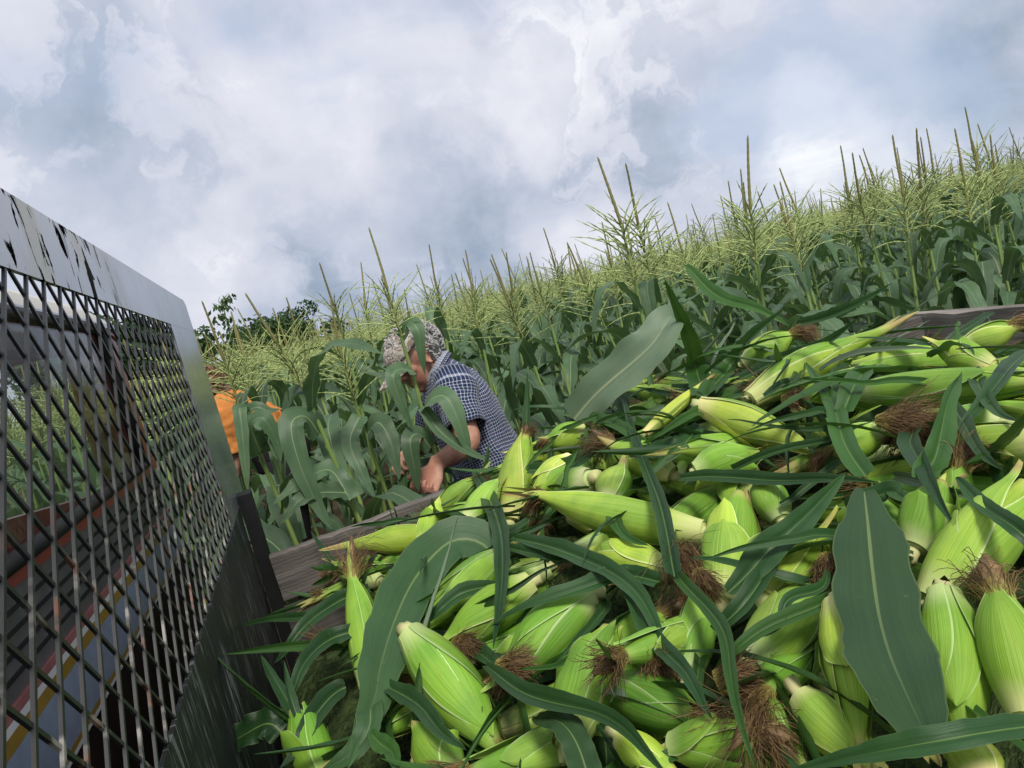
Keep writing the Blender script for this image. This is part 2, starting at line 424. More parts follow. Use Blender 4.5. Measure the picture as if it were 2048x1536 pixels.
# ------------------------------------------------------------------ ground
g = MB(); N = 61
xs = np.sign(np.linspace(-1, 1, N)) * np.abs(np.linspace(-1, 1, N)) ** 3 * 900
GX, GY = np.meshgrid(xs, xs, indexing='ij')
rg = np.random.RandomState(2)
GZ = rg.randn(N, N) * .012 * (np.hypot(GX, GY) < 12)
g.add(np.c_[GX.ravel(), GY.ravel(), GZ.ravel()], grid_faces(N, N))
tag(g.build('ground', SOIL), kind='structure')

# ------------------------------------------------------------------ leaf blades
def blade(mb, cen, width, nrm, fold=.22, ruffle=.0, freq=5.0, seed=0, nx=7, base=.5, pw=2.0, curl=0.0, tipw=0.0):
    """leaf blade along cen; nrm: upper-side normals; folded along its midrib, ruffled at the edges"""
    r = np.random.RandomState(seed); cen = np.asarray(cen, float); n = len(cen)
    T = np.gradient(cen, axis=0); t = np.linspace(0, 1, n)
    W = width * .5 * np.clip(base + (1 - base) * np.minimum(t / .3, 1) ** .8, 0, 1) * np.maximum(1 - t ** pw * (1 - tipw), 0) ** .8
    ph = r.rand(4) * 6.28; q = np.linspace(-1, 1, nx)
    Ls = np.r_[0, np.cumsum(np.linalg.norm(np.diff(cen, axis=0), axis=1))]
    V = np.zeros((n, nx, 3)); UV = np.zeros((n, nx, 2))
    for i in range(n):
        tt = unit(T[i]); nn = np.asarray(nrm[i], float); nn = unit(nn - tt * (nn @ tt)); sd = np.cross(nn, tt)
        wl = W[i] * (1 + .05 * math.sin(Ls[i] * 70 + ph[2]) + .025 * r.randn()); wr = W[i] * (1 + .05 * math.sin(Ls[i] * 61 + ph[3]) + .025 * r.randn())
        for j, a in enumerate(q):
            ww = wl if a < 0 else wr
            z = fold * abs(a) * ww * (1 - .35 * abs(a)) - curl * a * a * ww
            rf = ruffle * ww * a * a * math.sin(freq * 2 * math.pi * t[i] + ph[0 if a < 0 else 1] + (0 if a < 0 else 1.7))
            rib = -.0012 if abs(a) < .01 else 0
            V[i, j] = cen[i] + sd * a * ww * (1 - .12 * fold) + nn * (z + rf + rib)
            UV[i, j] = ((a + 1) / 2, t[i])
    mb.add(V.reshape(-1, 3), grid_faces(n, nx), UV.reshape(-1, 2))

def plant_leaf(seed, near=True):
    r = np.random.RandomState(seed); n = 16 if near else 8
    e0 = R_(r.uniform(52, 74)); e1 = R_(r.uniform(-88, -20)); mid = r.uniform(.28, .55); sh = r.uniform(6, 16)
    t = np.linspace(0, 1, n)
    L = 1.0; th = e0 + (e1 - e0) / (1 + np.exp(-sh * (t - mid)))
    az = np.cumsum(r.randn(n)) * .06 + r.uniform(-.5, .5) * t
    d = np.c_[np.cos(th) * np.cos(az), np.cos(th) * np.sin(az), np.sin(th)]
    cen = np.vstack([[0, 0, 0], np.cumsum(d[:-1], axis=0) / (n - 1) * L])
    up = np.c_[-np.sin(th) * np.cos(az), -np.sin(th) * np.sin(az), np.cos(th)]
    tw = np.linspace(0, R_(r.uniform(-70, 70)), n) * t
    side = np.cross(d, up); nr = up * np.cos(tw)[:, None] + side * np.sin(tw)[:, None]
    m = MB(); blade(m, cen, r.uniform(.128, .162), nr, fold=r.uniform(.15, .5), ruffle=r.uniform(.10, .28), freq=r.uniform(3, 6), seed=seed, nx=7 if near else 3, base=.55, pw=2.6)
    return m
LEAF_ME = [plant_leaf(100 + i).mesh('field_leaf_blade', FIELD_LEAF) for i in range(18)]

def tassel_mb(seed, segs=11):
    r = np.random.RandomState(seed); m = MB()
    nb = r.randint(26, 36); zone = .19
    def strand(p, d0, L, droop, rad, n, spike=0.0, stiff=1.0):
        k = segs if not spike else 22
        pts = [p.copy()]; d = unit(d0)
        for i in range(k):
            d = unit(d + np.array([0, 0, -droop]) / k + r.randn(3) * .035 * stiff); pts.append(pts[-1] + d * L / k)
        pts = np.array(pts); rr = []
        for i in range(len(pts)):
            u = i / (len(pts) - 1); bead = (1.35 if i % 2 else .62) if not spike else (1.1 if i % 2 else .92)
            rr.append(rad * bead * (1 - .45 * u) * (.5 if i == 0 else 1))
        rr[-1] = rad * .2
        nv = m.n; tube(m, pts, rr, n, caps=False); m.uv[-1][:, 0] = spike
    tube(m, [(0, 0, 0), (0, 0, zone * .5), (0, 0, zone)], [.0055, .0045, .004], 5, caps=False)
    sp = r.uniform(.20, .27)
    strand(np.array([0, 0, zone]), (r.uniform(-.1, .1), r.uniform(-.1, .1), 1), sp, .0, .0062, 5, 1.0, .25)
    for i in range(nb):
        z = zone * (i / nb) ** .9; a = i * 2.4 + r.uniform(-.4, .4); u = i / nb
        el = R_(r.uniform(18, 46) + 18 * u)
        strand(np.array([0, 0, z]), (math.cos(a) * math.cos(el), math.sin(a) * math.cos(el), math.sin(el)), r.uniform(.16, .26) * (1 - .25 * u), r.uniform(.10, .75), .0031, 3)
    return m
TASSEL_ME = [tassel_mb(300 + i).mesh('tassel', TASSEL) for i in range(10)]

def stalk_mb(h, seed):
    r = np.random.RandomState(seed); m = MB(); k = 9; pts = []; rr = []
    for i in range(k):
        z = h * i / (k - 1)
        base = .0135 * (1 - .58 * i / (k - 1))
        if i: pts.append((r.randn() * .002, r.randn() * .002, z - .012)); rr.append(base)
        pts.append((0, 0, z)); rr.append(base * 1.28 if 0 < i < k - 1 else base)
        pts.append((r.randn() * .002, r.randn() * .002, z + .012)); rr.append(base)
    pts = pts[:-1]; rr = rr[:-1]
    tube(m, pts, rr, 8, side=(1, 0, 0), caps=False); return m
STALK_H = 1.5
STALK_ME = [stalk_mb(STALK_H, 40 + i).mesh('stalk', STALK) for i in range(5)]

def silk_mb(L, spread, seed, ns=330, droop=(0, 0, -1)):
    """matted tuft of silk hairs growing along local +X"""
    r = np.random.RandomState(seed); m = MB(); dr = np.asarray(droop, float)
    tube(m, [(0, 0, 0), (L * .2, 0, 0), (L * .5, 0, -L * .03), (L * .8, 0, -L * .08)], [spread * .24, spread * .38, spread * .34, spread * .06], 8, side=(0, 0, 1))
    m.uv[-1] = np.c_[r.rand(len(m.uv[-1])), np.repeat([0, .3, .6, .9], 8)]
    locks = r.randn(14, 3) * .5
    for s in range(ns):
        a = r.uniform(0, 6.28); q = math.sqrt(r.rand()) * spread * .36; ll = L * r.uniform(.55, 1.15); k = 8; lk = locks[s % 14]
        p = np.array([-.004, math.cos(a) * q, math.sin(a) * q]); d = unit(np.array([1, math.cos(a) * .16 * r.rand(), math.sin(a) * .16 * r.rand()]))
        pts = [p]; curl = r.randn(3) * .12
        for i in range(k):
            d = unit(d + dr * .42 * (i / k) + lk * .12 * (i / k) + curl * math.sin(i * 1.3) + r.randn(3) * .12); pts.append(pts[-1] + d * ll / k)
        tube(m, pts, [.00036] * k + [.00016], 3, caps=False)
        m.uv[-1] = np.c_[np.full(3 * (k + 1), r.rand()), np.repeat(np.linspace(0, 1, k + 1), 3)]
    return m

# ------------------------------------------------------------------ ears of corn
PROF_T = np.array([0, .06, .14, .28, .44, .60, .76, .89, 1.0]); PROF_R = np.array([.44, .54, .72, .90, .97, .93, .75, .45, .18])
_tt = np.linspace(0, 1, 201); _pr = np.interp(_tt, PROF_T, PROF_R)
for _ in range(3): _pr = np.convolve(np.pad(_pr, 8, 'edge'), np.ones(17) / 17, 'valid')
def prof(t): return np.interp(t, _tt, _pr)
def ear_parts(L, Rad, seed, layers=5, neck=0.0, crumple=0.0, tips=1.34):
    """returns mesh builders: core husk, list of outer husk leaves; axis along +X"""
    r = np.random.RandomState(seed); bend = r.uniform(-.10, .10, 2) * L; ph = r.rand(6) * 6.28
    def axis(t): return np.array([t * L, bend[0] * t * t, bend[1] * t * t])
    def rad(t, a):
        b = prof(t)
        if neck: b = b * (1 - neck * max(0, min(1, (t - .45) / .3)) * .62)
        return Rad * b * (1 + .035 * math.sin(2 * a + ph[0] + 2 * t) + .022 * math.sin(5 * a + ph[1]) * (1 - t * .4) + .014 * math.sin(9 * a + ph[2] + 4 * t)
               + crumple * .10 * math.sin(14 * t + ph[3] + 2 * math.sin(a)) * math.sin(3 * a + ph[4]))
    core = MB(); n, k = 30, 26; V = []; UV = []
    for i in range(n):
        t = i / (n - 1)
        for j in range(k):
            a = 2 * math.pi * j / k; R = rad(t, a); V.append(axis(t) + np.array([0, math.cos(a) * R, math.sin(a) * R])); UV.append((.06 + .88 * abs(2 * j / k - 1), t))
    core.add(V, grid_faces(n, k, True) + [tuple(range(k))[::-1], tuple(range((n - 1) * k, n * k))], UV)
    outs = []
    for q in range(layers):
        m = MB(); phi = q * 2.4 + r.uniform(-.3, .3); te = min(r.choice([.62, .80, .98, 1.12, 1.24, 1.34]) + r.uniform(-.05, .05), tips)
        w0 = r.uniform(1.0, 1.7); lift = r.uniform(.05, .45) if r.rand() < .55 else 0.03; nx, ny = 20, 11; V = []; UV = []; skew = r.uniform(-.5, .5)
        for i in range(nx):
            s = i / (nx - 1); t = s * te
            ww = w0 * max(1 - s ** r_pow(q), 0) ** .62 + .02
            for j in range(ny):
                b = -1 + 2 * j / (ny - 1); a = phi + skew * s + b * ww
                off = .0007 + .0007 * q + lift * Rad * s ** 4 * (1 - .5 * b * b) + .0010 * abs(b) ** 3 + .0012 * math.sin(9 * s + 5 * b + ph[5]) * s * (abs(b) ** 2)
                tc_ = min(t, 1.0); R = rad(tc_, a) * max(1 - max(t - 1, 0) * 1.6, .3) + off
                c = axis(tc_) + (np.array([(t - 1) * L, 0, 0]) if t > 1 else 0)
                V.append(c + np.array([0, math.cos(a) * R, math.sin(a) * R])); UV.append(((b + 1) / 2, min(t / 1.05, 1.0)))
        m.add(V, grid_faces(nx, ny), UV); outs.append(m)
    return core, outs, axis
def r_pow(q): return (1.7, 2.4, 2.0, 3.0, 1.5, 2.2, 1.8)[q % 7]

def flag_mb(L, Wd, seed):
    r = np.random.RandomState(seed); n = 10; t = np.linspace(0, 1, n)
    th = R_(r.uniform(5, 40)) * t * r.choice([-1, 1]); cen = np.c_[t * L, np.cumsum(np.sin(th)) * L / n, np.sin(t * 2 + seed) * .012]
    tw = R_(r.uniform(-60, 60)) * t; nr = np.c_[np.zeros(n), np.sin(tw), np.cos(tw)]
    m = MB(); blade(m, cen, Wd, nr, fold=.55, ruffle=.08, seed=seed, nx=5, base=.7, pw=2.2); return m
FLAG_ME = [flag_mb(L_, W_, 900 + i).mesh('flag_leaf', FLAG_LEAF if i % 2 else HEAP_LEAF) for i, (L_, W_) in enumerate([(.09, .016), (.13, .018), (.17, .02), (.11, .022), (.07, .014), (.20, .019)])]
SILK_DIM = [(.056, .026), (.070, .027), (.045, .027), (.110, .025), (.058, .032)]
SILK_ME = [silk_mb(L_, s_, 950 + i, 200, (0, 0, 0)).mesh('silk', SILK) for i, (L_, s_) in enumerate(SILK_DIM)]

def shank_me(Rad, seed):
    r = np.random.RandomState(seed); m = MB(); q = Rad * .36; L = r.uniform(.006, .018)
    tube(m, [(.012, 0, 0), (-L * .5, 0, 0), (-L, r.randn() * .002, r.randn() * .002)], [q, q * .9, q * (.95 + .1 * r.rand())], 12, side=(0, 0, 1))
    m.v[-1][-12:, 0] += r.randn(12) * .0022
    return m
TINTS = [(1, 1, 1, 1), (.82, .92, .8, 1), (1.08, 1.02, .9, 1), (.70, .84, .72, 1), (1.15, 1.08, 1.0, 1), (.9, .98, 1.0, 1)]
def frame_from(base, tip, roll, up=(0, 0, 1)):
    x = unit(np.asarray(tip) - np.asarray(base)); u = np.asarray(up, float)
    if abs(x @ unit(u)) > .95: u = np.array([0, 1.0, 0])
    y = unit(np.cross(u, x)); z = np.cross(x, y); c, s = math.cos(roll), math.sin(roll)
    y, z = y * c + z * s, z * c - y * s
    M = Matrix.Identity(4)
    for i in range(3): M[i][0], M[i][1], M[i][2], M[i][3] = x[i], y[i], z[i], base[i]
    return M
def make_ear(base, tip, Rad, seed, label, silk=None, flags=2, tint=None, layers=5, neck=0, crumple=0, group=None, tips=1.34):
    L = float(np.linalg.norm(np.asarray(tip) - np.asarray(base))); r = random.Random(seed)
    FR = frame_from(base, tip, r.uniform(0, 6.28)); root = empty('corn_ear', FR); tag(root, label, 'ear of corn', group)
    col = tint or r.choice(TINTS)
    core, outs, axis = ear_parts(L, Rad, seed, layers, neck, crumple, tips)
    def prt(mb, nm, mt):
        o = mb.build(nm, mt, root); o.color = col; return o
    prt(core, 'inner_husk', HUSK)
    for m in outs:
        o = prt(m, 'husk_leaf', HUSK); k = r.uniform(.78, 1.22); pl_ = 1.35 if r.random() < .22 else 1.0
        o.color = (col[0] * k * pl_, col[1] * k * (1 + (pl_ - 1) * .45), col[2] * k * pl_ * 1.1, 1)
    prt(shank_me(Rad, seed), 'shank', SHANK)
    e_ = axis(1.0)
    for k in range(flags):
        a = r.uniform(0, 6.28); M = Matrix.Translation(e_ - np.array([.02, 0, 0])) @ Matrix.Rotation(a, 4, 'X') @ Matrix.Rotation(R_(r.uniform(-30, -4)), 4, 'Y')
        meshobj('flag_leaf', r.choice(FLAG_ME), root, M)
    if silk is not None:
        M = Matrix.Translation(e_ - np.array([.006, 0, 0])) @ Matrix.Rotation(R_(r.uniform(-14, 14)), 4, 'Y')
        if group: meshobj('silk', SILK_ME[silk % len(SILK_ME)], root, M)
        else:                                              # hangs by its own weight
            gdir = np.array((FR.to_3x3() @ M.to_3x3()).inverted() @ Vector((0, 0, -1)))
            L_, s_ = SILK_DIM[silk]; silk_mb(L_, s_, seed, 330, gdir).build('silk', SILK, root).matrix_local = M
    return root
def copy_thing(o, M):
    c = o.copy(); COL.objects.link(c); c.matrix_world = M
    for ch in o.children:
        d = ch.copy(); COL.objects.link(d); d.parent = c
    return c

# ------------------------------------------------------------------ the heap in the truck bed
HC = [1.0778, 0.3456, 0.0725, 0.0238, -0.1319, 0.0093]
def heap_z(x, y):
    z = HC[0] + HC[1] * x + HC[2] * y + HC[3] * x * x + HC[4] * x * y + HC[5] * y * y
    z -= .55 * max(0, y - 1.40) * min(1, max(0, (.50 - x) / .3))          # slumps away from the front of the side board
    cap = 1.635 - .240 * x                                                # and towards the tailgate
    d = z - cap
    return cap - math.log1p(math.exp(min(-d / .02, 40))) * .02 if d > -.3 else z
def heap_r(px, py, default=None):
    d = ray(px, py); t = .35; prev = None
    while t < 2.9:
        p = CC + d * t
        if p[2] < heap_z(p[0], p[1]): return t if p[1] < 1.78 and p[0] < 2.15 else default
        t += .01
    return default
# ------------------------------------------------------------------ the truck with its guard, board sides and tailgate
truck = tag(empty('pickup_truck', Matrix.Translation((-.4, .9, 0))), 'old red pickup truck with cream roof, black mesh guard and board sides', 'truck')
truck_inv = truck.matrix_world.inverted()
def tpart(mb, nm, mt, parent=None, smooth=False):
    o = mb.build(nm, mt, parent or truck, smooth)
    if parent is None: o.matrix_parent_inverse = truck_inv
    return o
GX0, GX1 = -.204, -.199; GY0, GY1 = .22, 1.585; GZ0, GZ1 = 1.318, 1.789
guard = MB()      # the top sheet of the guard, a folded steel sheet with a clipped far corner
def slab(m, poly, x0, x1):
    n = len(poly); v = [(x0, a, b) for a, b in poly] + [(x1, a, b) for a, b in poly]
    f = [tuple(range(n))[::-1], tuple(range(n, 2 * n))] + [(i, (i + 1) % n, n + (i + 1) % n, n + i) for i in range(n)]
    m.add(v, f)
slab(guard, [(GY0, GZ1), (1.985, GZ1), (1.98, 1.866), (1.955, 1.876), (GY0, 1.872)], GX0, GX1)
guard_o = tpart(guard, 'guard_top_sheet', SHEET); guard_o['label'] = 'grey steel top sheet of the guard with peeled sticker streaks'
m = MB(); slab(m, [(GY1, GZ0), (1.995, GZ0), (1.985, GZ1 - .0004), (GY1, GZ1 - .0004)], GX0, GX1); tpart(m, 'guard_side_sheet', SHEET)
m = MB(); slab(m, [(GY0, .8), (1.79, .8), (1.79, GZ0 - .0004), (GY0, GZ0 - .0004)], GX0, GX1); lo_ = tpart(m, 'guard_lower_sheet', LOWER)
lo_['label'] = 'scratched dark solid lower sheet of the guard'
# expanded mesh: two families of straight strands, one slightly behind the other
SWD, LWD = .050, .060
m = MB(); slope = LWD / SWD
def strand_family(sgn, xc, th, wd):
    k0 = int(-3 / SWD); k1 = int(4 / SWD)
    for k in range(k0, k1):
        c = k * SWD                                     # y = c at z = GZ0
        y_a, z_a, y_b, z_b = c, GZ0, c + sgn * (GZ1 - GZ0) / slope, GZ1
        d = np.array([y_b - y_a, z_b - z_a]); t0, t1 = 0.0, 1.0
        for lim, s_ in ((GY0, 1), (GY1, -1)):
            fa, fb = s_ * (y_a - lim), s_ * (y_b - lim)
            if fa < 0 and fb < 0: t0, t1 = 1, 0; break
            if fa < 0: t0 = max(t0, fa / (fa - fb))
            elif fb < 0: t1 = min(t1, fa / (fa - fb))
        if t1 - t0 < .02: continue
        p = np.array([y_a, z_a]); a = p + d * t0; b = p + d * t1; u = d / np.linalg.norm(d); q = np.array([-u[1], u[0]]) * wd / 2
        nseg = 8; V = []; F = []
        for i in range(nseg + 1):
            cpt = a + (b - a) * i / nseg; wob = rg.randn() * .0004
            for sx in (-1, 1):
                for sq in (-1, 1):
                    V.append((xc + sx * th / 2, cpt[0] + sq * q[0] + wob, cpt[1] + sq * q[1]))
        for i in range(nseg):
            o_ = i * 4
            for e0_, e1_ in ((0, 1), (1, 3), (3, 2), (2, 0)): F.append((o_ + e0_, o_ + e1_, o_ + 4 + e1_, o_ + 4 + e0_))
        F += [(0, 2, 3, 1), (nseg * 4, nseg * 4 + 1, nseg * 4 + 3, nseg * 4 + 2)]
        m.add(V, F)
strand_family(1, -.2014, .0028, .0036); strand_family(-1, -.2026, .0028, .0036)
mesh_o = tpart(m, 'expanded_mesh', STEEL); mesh_o['label'] = 'black diamond expanded steel mesh with chipped paint'
m = MB(); box(m, (-.198, 1.80, .75), (-.166, 1.862, 1.345)); tpart(m, 'guard_post', BLACKRUB)
# cab ------------------------------------------------------------------
CX = -.38; CY0, CY1 = .12, 1.94
def bx_part(nm, lo, hi, mt, parent=None):
    m = MB(); box(m, lo, hi); return tpart(m, nm, mt, parent)
m = MB(); roofp = [(CX + .004, 1.845), (CX - .002, 1.872), (CX - .03, 1.893), (CX - .3, 1.915), (CX - .9, 1.905), (CX - 1.08, 1.86)]
V = []
for yy, dzz in ((CY0, -.05), (CY0 + .04, -.012), (CY0 + .16, 0), (CY1 - .16, 0), (CY1 - .04, -.012), (CY1, -.05)):
    for xx, zz in roofp: V.append((xx, yy, zz + dzz * (1 if zz > 1.85 else .3)))
F = grid_faces(6, 6)
m.add(V, F); m.add(np.array(V) - np.array([0, 0, .02]), [q[::-1] for q in F]); roof_o = tpart(m, 'cab_roof', CREAM, smooth=True); roof_o['label'] = 'cream painted cab roof'
bx_part('roof_gutter', (CX - .001, CY0 + .02, 1.835), (CX + .010, CY1 - .02, 1.846), CHROME)
bx_part('back_panel', (CX - .03, CY0, .55), (CX, CY1, 1.218), DARKB)
bx_part('window_sill', (CX - .03, CY0, 1.4605), (CX + .002, CY1, 1.486), RED)
bx_part('back_trim', (CX - .03, CY0, 1.3485), (CX - .004, CY1, 1.4600), TRIM)
for k in range(4): bx_part('trim_rib', (CX - .0038, CY0 + .01, 1.368 + k * .022), (CX - .001, CY1 - .01, 1.373 + k * .022), BLACKRUB)
zc = 1.348
for nm, hgt, mt in (('faded_stripe', .011, PINKP), ('white_stripe', .010, WHITEP), ('gold_stripe', .017, GOLDP), ('blue_panel', .074, BLUEP), ('gold_stripe', .008, GOLDP), ('white_stripe', .006, WHITEP)):
    bx_part(nm, (CX - .03, CY0, zc - hgt + .0004), (CX + .001, CY1, zc), mt); zc -= hgt
bx_part('back_pillar', (CX - .05, 1.80, 1.4862), (CX, CY1, 1.834), RED); bx_part('back_pillar', (CX - .05, CY0, 1.4862), (CX, .24, 1.834), RED)
gk = MB(); wl, wh, w0_, w1_ = 1.488, 1.832, .242, 1.798
for a, b in (((w0_, wl), (w1_, wl)), ((w1_, wl), (w1_, wh)), ((w1_, wh), (w0_, wh)), ((w0_, wh), (w0_, wl))):
    tube(gk, [(CX + .002, a[0], a[1]), (CX + .002, (a[0] + b[0]) / 2, (a[1] + b[1]) / 2), (CX + .002, b[0], b[1])], [.013] * 3, 8)
win = bx_part('rear_window', (CX - .006, w0_, wl), (CX - .002, w1_, wh), GLASS); gk.build("window_gasket", BLACKRUB, win)
# far door with its window opening, near side, windscreen frame, bonnet
m = MB(); box(m, (CX - 1.05, 1.90, .5), (CX - .05, CY1 - .002, 1.44)); door = tpart(m, 'door', RED)
m = MB()
box(m, (CX - .12, 1.905, 1.4402), (CX - .05, CY1 - .004, 1.84)); box(m, (CX - 1.05, 1.905, 1.4402), (CX - 1.0, CY1 - .004, 1.84)); box(m, (CX - 1.0, 1.905, 1.80), (CX - .12, CY1 - .004, 1.84)); m.build("door_frame", RED, door)
m = MB(); box(m, (CX - 1.0, 1.915, 1.4402), (CX - .12, 1.919, 1.80)); m.build("window", GLASS, door)
m = MB(); box(m, (CX - 1.05, CY0 + .002, .5), (CX - .05, CY0 + .04, 1.44)); door2 = tpart(m, 'door', RED)
bx_part('bench_seat', (CX - .42, CY0 + .08, .7), (CX - .06, CY1 - .08, 1.30), VINYL)
bx_part('dashboard', (CX - 1.04, CY0 + .06, .9), (CX - .82, CY1 - .06, 1.38), VINYL)
m = MB(); box(m, (CX - 1.09, CY0, 1.44), (CX - 1.055, CY0 + .06, 1.85)); box(m, (CX - 1.09, CY1 - .06, 1.44), (CX - 1.055, CY1, 1.85)); tpart(m, 'windscreen_frame', RED)
m = MB(); V = []
for xx, zz in ((CX - 1.06, 1.44), (CX - 1.3, 1.40), (CX - 1.9, 1.34), (CX - 2.15, 1.25), (CX - 2.2, .7)):
    for yy, dd in ((CY0, -.08), (CY0 + .1, 0), (.5 * (CY0 + CY1), .03), (CY1 - .1, 0), (CY1, -.08)): V.append((xx, yy, zz + dd))
m.add(V, grid_faces(5, 5)); tpart(m, 'bonnet', RED, smooth=True)
m = MB(); box(m, (CX - 2.15, CY0, .5), (CX - 1.06, CY0 + .03, 1.28)); box(m, (CX - 2.15, CY1 - .03, .5), (CX - 1.06, CY1, 1.28)); tpart(m, 'front_wing', RED)
bx_part('bed_floor', (-.19, -.22, .74), (2.24, 1.80, .79), WOOD_DARK); bx_part('chassis', (CX - 2.1, .45, .42), (2.2, 1.45, .54), BLACKRUB)
def wheel(x, y):
    m = MB(); tube(m, [(x, y - .1, .36), (x, y - .09, .36), (x, y + .09, .36), (x, y + .1, .36)], [.33, .36, .36, .33], 28, side=(1, 0, 0)); o = tpart(m, 'wheel', BLACKRUB, smooth=True)
    m = MB(); tube(m, [(x, y - .104, .36), (x, y + .104, .36)], [.2, .2], 20, side=(1, 0, 0)); m.build("rim", CHROME, o)
for x in (CX - 1.6, 1.35):
    for y in (.05, 1.62): wheel(x, y)
# weathered boards of the bed side and tailgate
WOODB = dict(thick=.034)
def board(nm, p0, p1, wd, seed, mt=WOOD, wdir=(0, 0, 1), thick=.034):
    o = board_mb(p0, p1, wd, thick, seed, wdir).build(nm, mt, truck, False); o.matrix_parent_inverse = truck_inv; return o
board('board', (-.165, 1.80, 1.172), (.172, 1.80, 1.182), .125, 1); board('board', (.176, 1.796, 1.186), (1.25, 1.80, 1.212), .125, 2)
board('board', (1.254, 1.80, 1.212), (2.225, 1.80, 1.243), .125, 3)
board('board', (-.165, 1.79, 1.030), (1.2, 1.79, 1.062), .13, 4, WOOD_DARK); board('board', (1.204, 1.79, 1.062), (2.225, 1.79, 1.095), .13, 5, WOOD_DARK)
board('board', (-.165, 1.80, .892), (2.225, 1.80, .935), .13, 6, WOOD_DARK)
board('board', (-.165, -.20, 1.17), (2.225, -.20, 1.24), .13, 7); board('board', (-.165, -.20, 1.03), (2.225, -.20, 1.10), .22, 8, WOOD_DARK)
board('tailgate_board', (2.25, 1.83, 1.254), (2.25, -.22, 1.258), .135, 9, WOOD_SKYLIT, thick=.04); board('tailgate_board', (2.25, 1.82, 1.112), (2.25, -.2, 1.115), .15, 10, WOOD_DARK); board('tailgate_board', (2.25, 1.82, .955), (2.25, -.2, .955), .15, 11, WOOD_DARK)
for xx in (.17, 1.25): bx_part('side_stake', (xx - .03, 1.835, .72), (xx + .03, 1.865, 1.15), WOOD_DARK)
for xx, zz in ((.155, 1.155), (.20, 1.157), (.15, 1.09), (1.23, 1.18)):
    m = MB(); tube(m, [(xx, 1.784, zz), (xx, 1.776, zz)], [.006, .005], 8, side=(1, 0, 0)); tpart(m, 'nail_head', DARKB)

# ------------------------------------------------------------------ corn field
LOWER_LEAVES = [plant_leaf(500 + i, False) for i in range(8)]
def plant_matrix(foot, up, scale=1.0):
    z = unit(up); x = unit(np.cross((0, 1, 0), z)); y = np.cross(z, x); M = Matrix.Identity(4)
    for i in range(3): M[i][0], M[i][1], M[i][2], M[i][3] = x[i], y[i], z[i], foot[i]
    return M @ Matrix.Diagonal((scale, scale, scale, 1))
def leaf_matrix(z, a, L): return Matrix.Translation((0, 0, z)) @ Matrix.Rotation(a, 4, 'Z') @ Matrix.Diagonal((L, L, L, 1))
def corn_plant(foot, up, height, seed, label, group=None, tassel=1.0, skip=(), leaves=8, phi=None):
    r = random.Random(seed); root = empty('corn_plant', plant_matrix(foot, up)); tag(root, label, 'corn plant', group)
    k = height / STALK_H
    meshobj('stalk', r.choice(STALK_ME), root, Matrix.Diagonal((1 + .1 * r.uniform(-1, 1), 1, k, 1)))
    a0 = r.uniform(0, 6.28) if phi is None else phi
    for i in range(leaves):
        z = height * (.22 + .72 * i / (leaves - 1)) + r.uniform(-.02, .02); a = a0 + i * math.pi + r.uniform(-.55, .55)
        top = i / (leaves - 1)
        L = (.74 - .30 * max(0, top - .55) / .45) * r.uniform(.85, 1.12)
        meshobj('leaf', r.choice(LEAF_ME), root, leaf_matrix(z, a, L))
    T = Matrix.Translation((0, 0, height)) @ Matrix.Rotation(r.uniform(0, 6.28), 4, 'Z') @ Matrix.Rotation(R_(r.uniform(-6, 6)), 4, 'X') @ Matrix.Scale(tassel, 4)
    meshobj('tassel', r.choice(TASSEL_ME), root, T)
    return root
# plants one can pick out: (tassel foot px, lower point px, row distance Y, spike tip px, label)
HP = [
 ((803, 672), (870, 900), 2.15, (760, 545), 'tall corn plant whose stalk crosses in front of the man in the checked shirt'),
 ((605, 775), (715, 1030), 2.08, (540, 612), 'corn plant with a broad bushy tassel, nearest the end of the side board'),
 ((712, 808), (776, 993), 2.18, (664, 690), 'corn plant with a low slender tassel between the bushy one and the man'),
 ((478, 812), (530, 935), 2.30, (412, 695), 'corn plant standing in front of the person in orange, beside the mesh guard'),
 ((625, 745), (660, 840), 2.85, (570, 607), 'corn plant with one tall spike rising before the dark trees'),
 ((692, 690), (705, 745), 3.0, (674, 532), 'corn plant with a straight spike, first tall one to the left of the man'),
 ((745, 690), (760, 760), 3.5, (682, 556), 'corn plant half hidden behind the straight spiked one near the man'),
 ((888, 650), (900, 720), 3.2, (862, 512), 'corn plant with tassel spread above the grey haired head'),
 ((960, 668), (975, 740), 3.1, (925, 522), 'corn plant with leaning spike just behind the bent back of the man'),
 ((1053, 690), (1105, 830), 2.62, (992, 537), 'corn plant with wide pale tassel close behind the checked shirt'),
 ((1205, 641), (1236, 705), 3.0, (1165, 462), 'corn plant with thick tassel behind the large upright pale leaf'),
 ((1290, 625), (1310, 700), 2.9, (1222, 428), 'corn plant with long leaning spike above the large upright pale leaf'),
 ((1742, 478), (1788, 640), 2.40, (1691, 328), 'corn plant with bare yellow green stalk left of the tailgate corner'),
 ((1943, 450), (1960, 575), 2.30, (1953, 243), 'corn plant standing tallest over the tailgate board'),
 ((1998, 455), (2010, 575), 2.42, (2038, 220), 'corn plant at the edge of the picture over the tailgate, spike leaning outward'),
 ((1505, 510), (1525, 600), 3.0, (1440, 350), 'corn plant with open forked tassel in the middle of the rising row'),
 ((1885, 410), (1900, 480), 3.0, (1872, 274), 'corn plant with thin dark spike behind the tallest one at the tailgate'),
 ((1615, 490), (1630, 560), 3.1, (1578, 346), 'corn plant with straight brown spike left of the bare yellow stalk'),
]
TAKEN = []
HAND = {}
